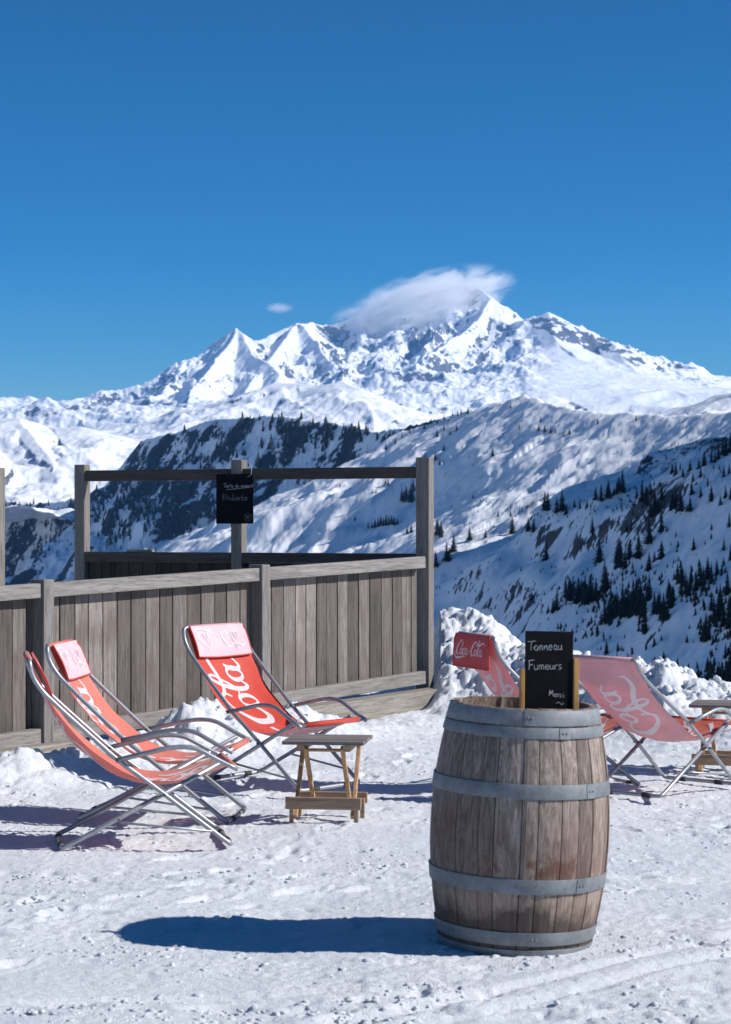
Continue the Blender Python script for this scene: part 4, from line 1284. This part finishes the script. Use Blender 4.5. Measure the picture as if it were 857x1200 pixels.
def hoop(z0, z1, seam):
    bm = bmesh.new(); n = 96; th = .0035
    def ring(z, r_): return [bm.verts.new(((r_)*math.cos(2*math.pi*k/n+seam), (r_)*math.sin(2*math.pi*k/n+seam), z)) for k in range(n)]
    r0, r1 = brad(z0)+.0015, brad(z1)+.0015
    if z1 > BH*.5: r1 = max(r1, r0-.012) if False else r1
    o0, o1, i0, i1 = ring(z0, r0+th), ring(z1, r1+th), ring(z0, r0-.003), ring(z1, r1-.003)
    for k in range(n):
        j = (k+1) % n
        bm.faces.new((o0[k], o0[j], o1[j], o1[k])); bm.faces.new((i0[j], i0[k], i1[k], i1[j]))
        bm.faces.new((o1[k], o1[j], i1[j], i1[k])); bm.faces.new((i0[k], i0[j], o0[j], o0[k]))
    h = obj('hoop', bm, M['hoop'], bar, True, bevel=.001)
    h.data.polygons.foreach_set('use_smooth', [True]*len(h.data.polygons))
    # riveted overlap
    bm = bmesh.new(); a0 = seam; 
    g = []
    for i in range(5):
        a = a0 + i*.035
        g.append([bm.verts.new(((r+th+.0022)*math.cos(a), (r+th+.0022)*math.sin(a), z)) for z, r in ((z0+.0006, r0), (z1-.0006, r1))] +
                 [bm.verts.new(((r+th-.001)*math.cos(a), (r+th-.001)*math.sin(a), z)) for z, r in ((z0+.0006, r0), (z1-.0006, r1))])
    for i in range(4):
        A, B = g[i], g[i+1]
        bm.faces.new((A[0], B[0], B[1], A[1])); bm.faces.new((A[2], B[2], B[0], A[0])); bm.faces.new((A[1], B[1], B[3], A[3]))
    for e in (g[0], g[-1]): bm.faces.new((e[0], e[1], e[3], e[2]))
    for a in (a0+.045, a0+.095):
        zc = (z0+z1)/2; rc = (r0+r1)/2+th+.0022
        m4 = Matrix.Translation((rc*math.cos(a), rc*math.sin(a), zc))
        bmesh.ops.create_uvsphere(bm, u_segments=8, v_segments=6, radius=.0048, matrix=m4)
    obj('hoop_seam', bm, M['hoop'], h)
for z0, z1, s in ((.892, .950, -1.9), (.845, .886, -1.45), (.620, .675, -1.1), (.262, .318, -1.2), (.062, .113, -1.75), (.004, .046, -1.7)):
    hoop(z0, z1, s)

# blackboard standing in the barrel top
bb = empty('barrel_blackboard')
zt = bar.location.z + BH - .060
bb.location = (.708, 7.93, zt+.004); bb.rotation_euler = (R(-4), R(1.2), R(3))
tag(bb, 'small blackboard with chalk writing in a wooden holder standing on top of the barrel', 'blackboard')
bm = bmesh.new(); box(bm, -.0935, .0935, -.006, .006, .012, .338); obj('slate', bm, M['slate'], bb, bevel=.002)
S = script('Tonneau', -.082, .265, .036, .0024, seed=8, wob=.032)
lettering('chalk_writing', lambda x, y: Vector((x, -.0082, y+.03*x)), S, M['chalk'], bb, 0)
S = script('Fumeurs', -.082, .190, .036, .0024, seed=9, wob=.032)
lettering('chalk_writing', lambda x, y: Vector((x, -.0082, y+.02*x)), S, M['chalk'], bb, 0)
S = script('Merci', .0, .088, .024, .0024, seed=10) + [[(.028, .062, .002), (.04, .068, .002), (.05, .06, .002), (.058, .068, .002)]]
lettering('chalk_writing', lambda x, y: Vector((x, -.0082, y-.10*x)), S, M['chalk'], bb, 0)
for x, w_, h0 in ((-.103, .016, .188), (.106, .020, .235)):
    bm = bmesh.new(); box(bm, x-w_/2, x+w_/2, -.012, .03, -.004, h0); obj('wooden_upright', bm, M['oak'], bb, bevel=.002)
bm = bmesh.new(); box(bm, -.094, .095, -.013, .03, -.004, .0105); obj('wooden_foot', bm, M['oak'], bb, bevel=.002)

# ------------------------------------------------------------------ cloud cap on the summit and the air
def cloud(name, label, px, y, D, sx, sy, sz, dens, rot=0, seed=0):
    bm = bmesh.new(); bmesh.ops.create_icosphere(bm, subdivisions=4, radius=1)
    t = NT(name); t.t.nodes.remove(t.b)
    pv = t.n('ShaderNodeVolumePrincipled'); t.l(pv.outputs[0], t.out.inputs['Volume'])
    pv.inputs['Color'].default_value = (1, 1, 1, 1); pv.inputs['Anisotropy'].default_value = 0
    v, mp = t.coord('Object'); mp.inputs['Location'].default_value = (seed, 0, seed)
    c = t.n('ShaderNodeTexCoord'); ln = t.n('ShaderNodeVectorMath', operation='LENGTH'); t.l(c.outputs['Object'], ln.inputs[0])
    fall = t.math('SUBTRACT', 1.0, ln.outputs['Value'])
    n = t.noise(v, 3.0, 7, .66, .8)
    d = t.math('ADD', fall, t.math('MULTIPLY', t.math('SUBTRACT', n, .5), 2.6))
    d = t.ramp(d, [(.12, (0, 0, 0)), (.62, (1, 1, 1))])
    edge = t.math('MULTIPLY', fall, 6.0, True)
    t.l(t.math('MULTIPLY', t.math('MULTIPLY', d, edge), dens), pv.inputs['Density'])
    o = obj(name, bm, t.m); x, yy, z = W(px, y, D)
    o.location = (x, yy, z); o.scale = (sx, sy, sz); o.rotation_euler = (0, rot, 0)
    return tag(o, label, 'cloud', kind='structure')
cloud('summit_cloud', 'white cap of cloud draped over the highest summit', 490, 366, 20500, 1060, 700, 400, .0085, R(-18), 3)
cloud('small_cloud', 'small thin cloud puff left of the summit', 327, 361, 20300, 160, 120, 60, .006, 0, 8)
bm = bmesh.new(); box(bm, -26000, 26000, -26000, 26000, -421.5, 2700)
t = NT('mountain air'); t.t.nodes.remove(t.b)
pv = t.n('ShaderNodeVolumePrincipled'); t.l(pv.outputs[0], t.out.inputs['Volume'])
pv.inputs['Color'].default_value = (.20, .50, 1, 1); pv.inputs['Density'].default_value = 1.6e-5
tag(obj('haze', bm, t.m), 'thin blue mountain air', 'haze', kind='stuff')
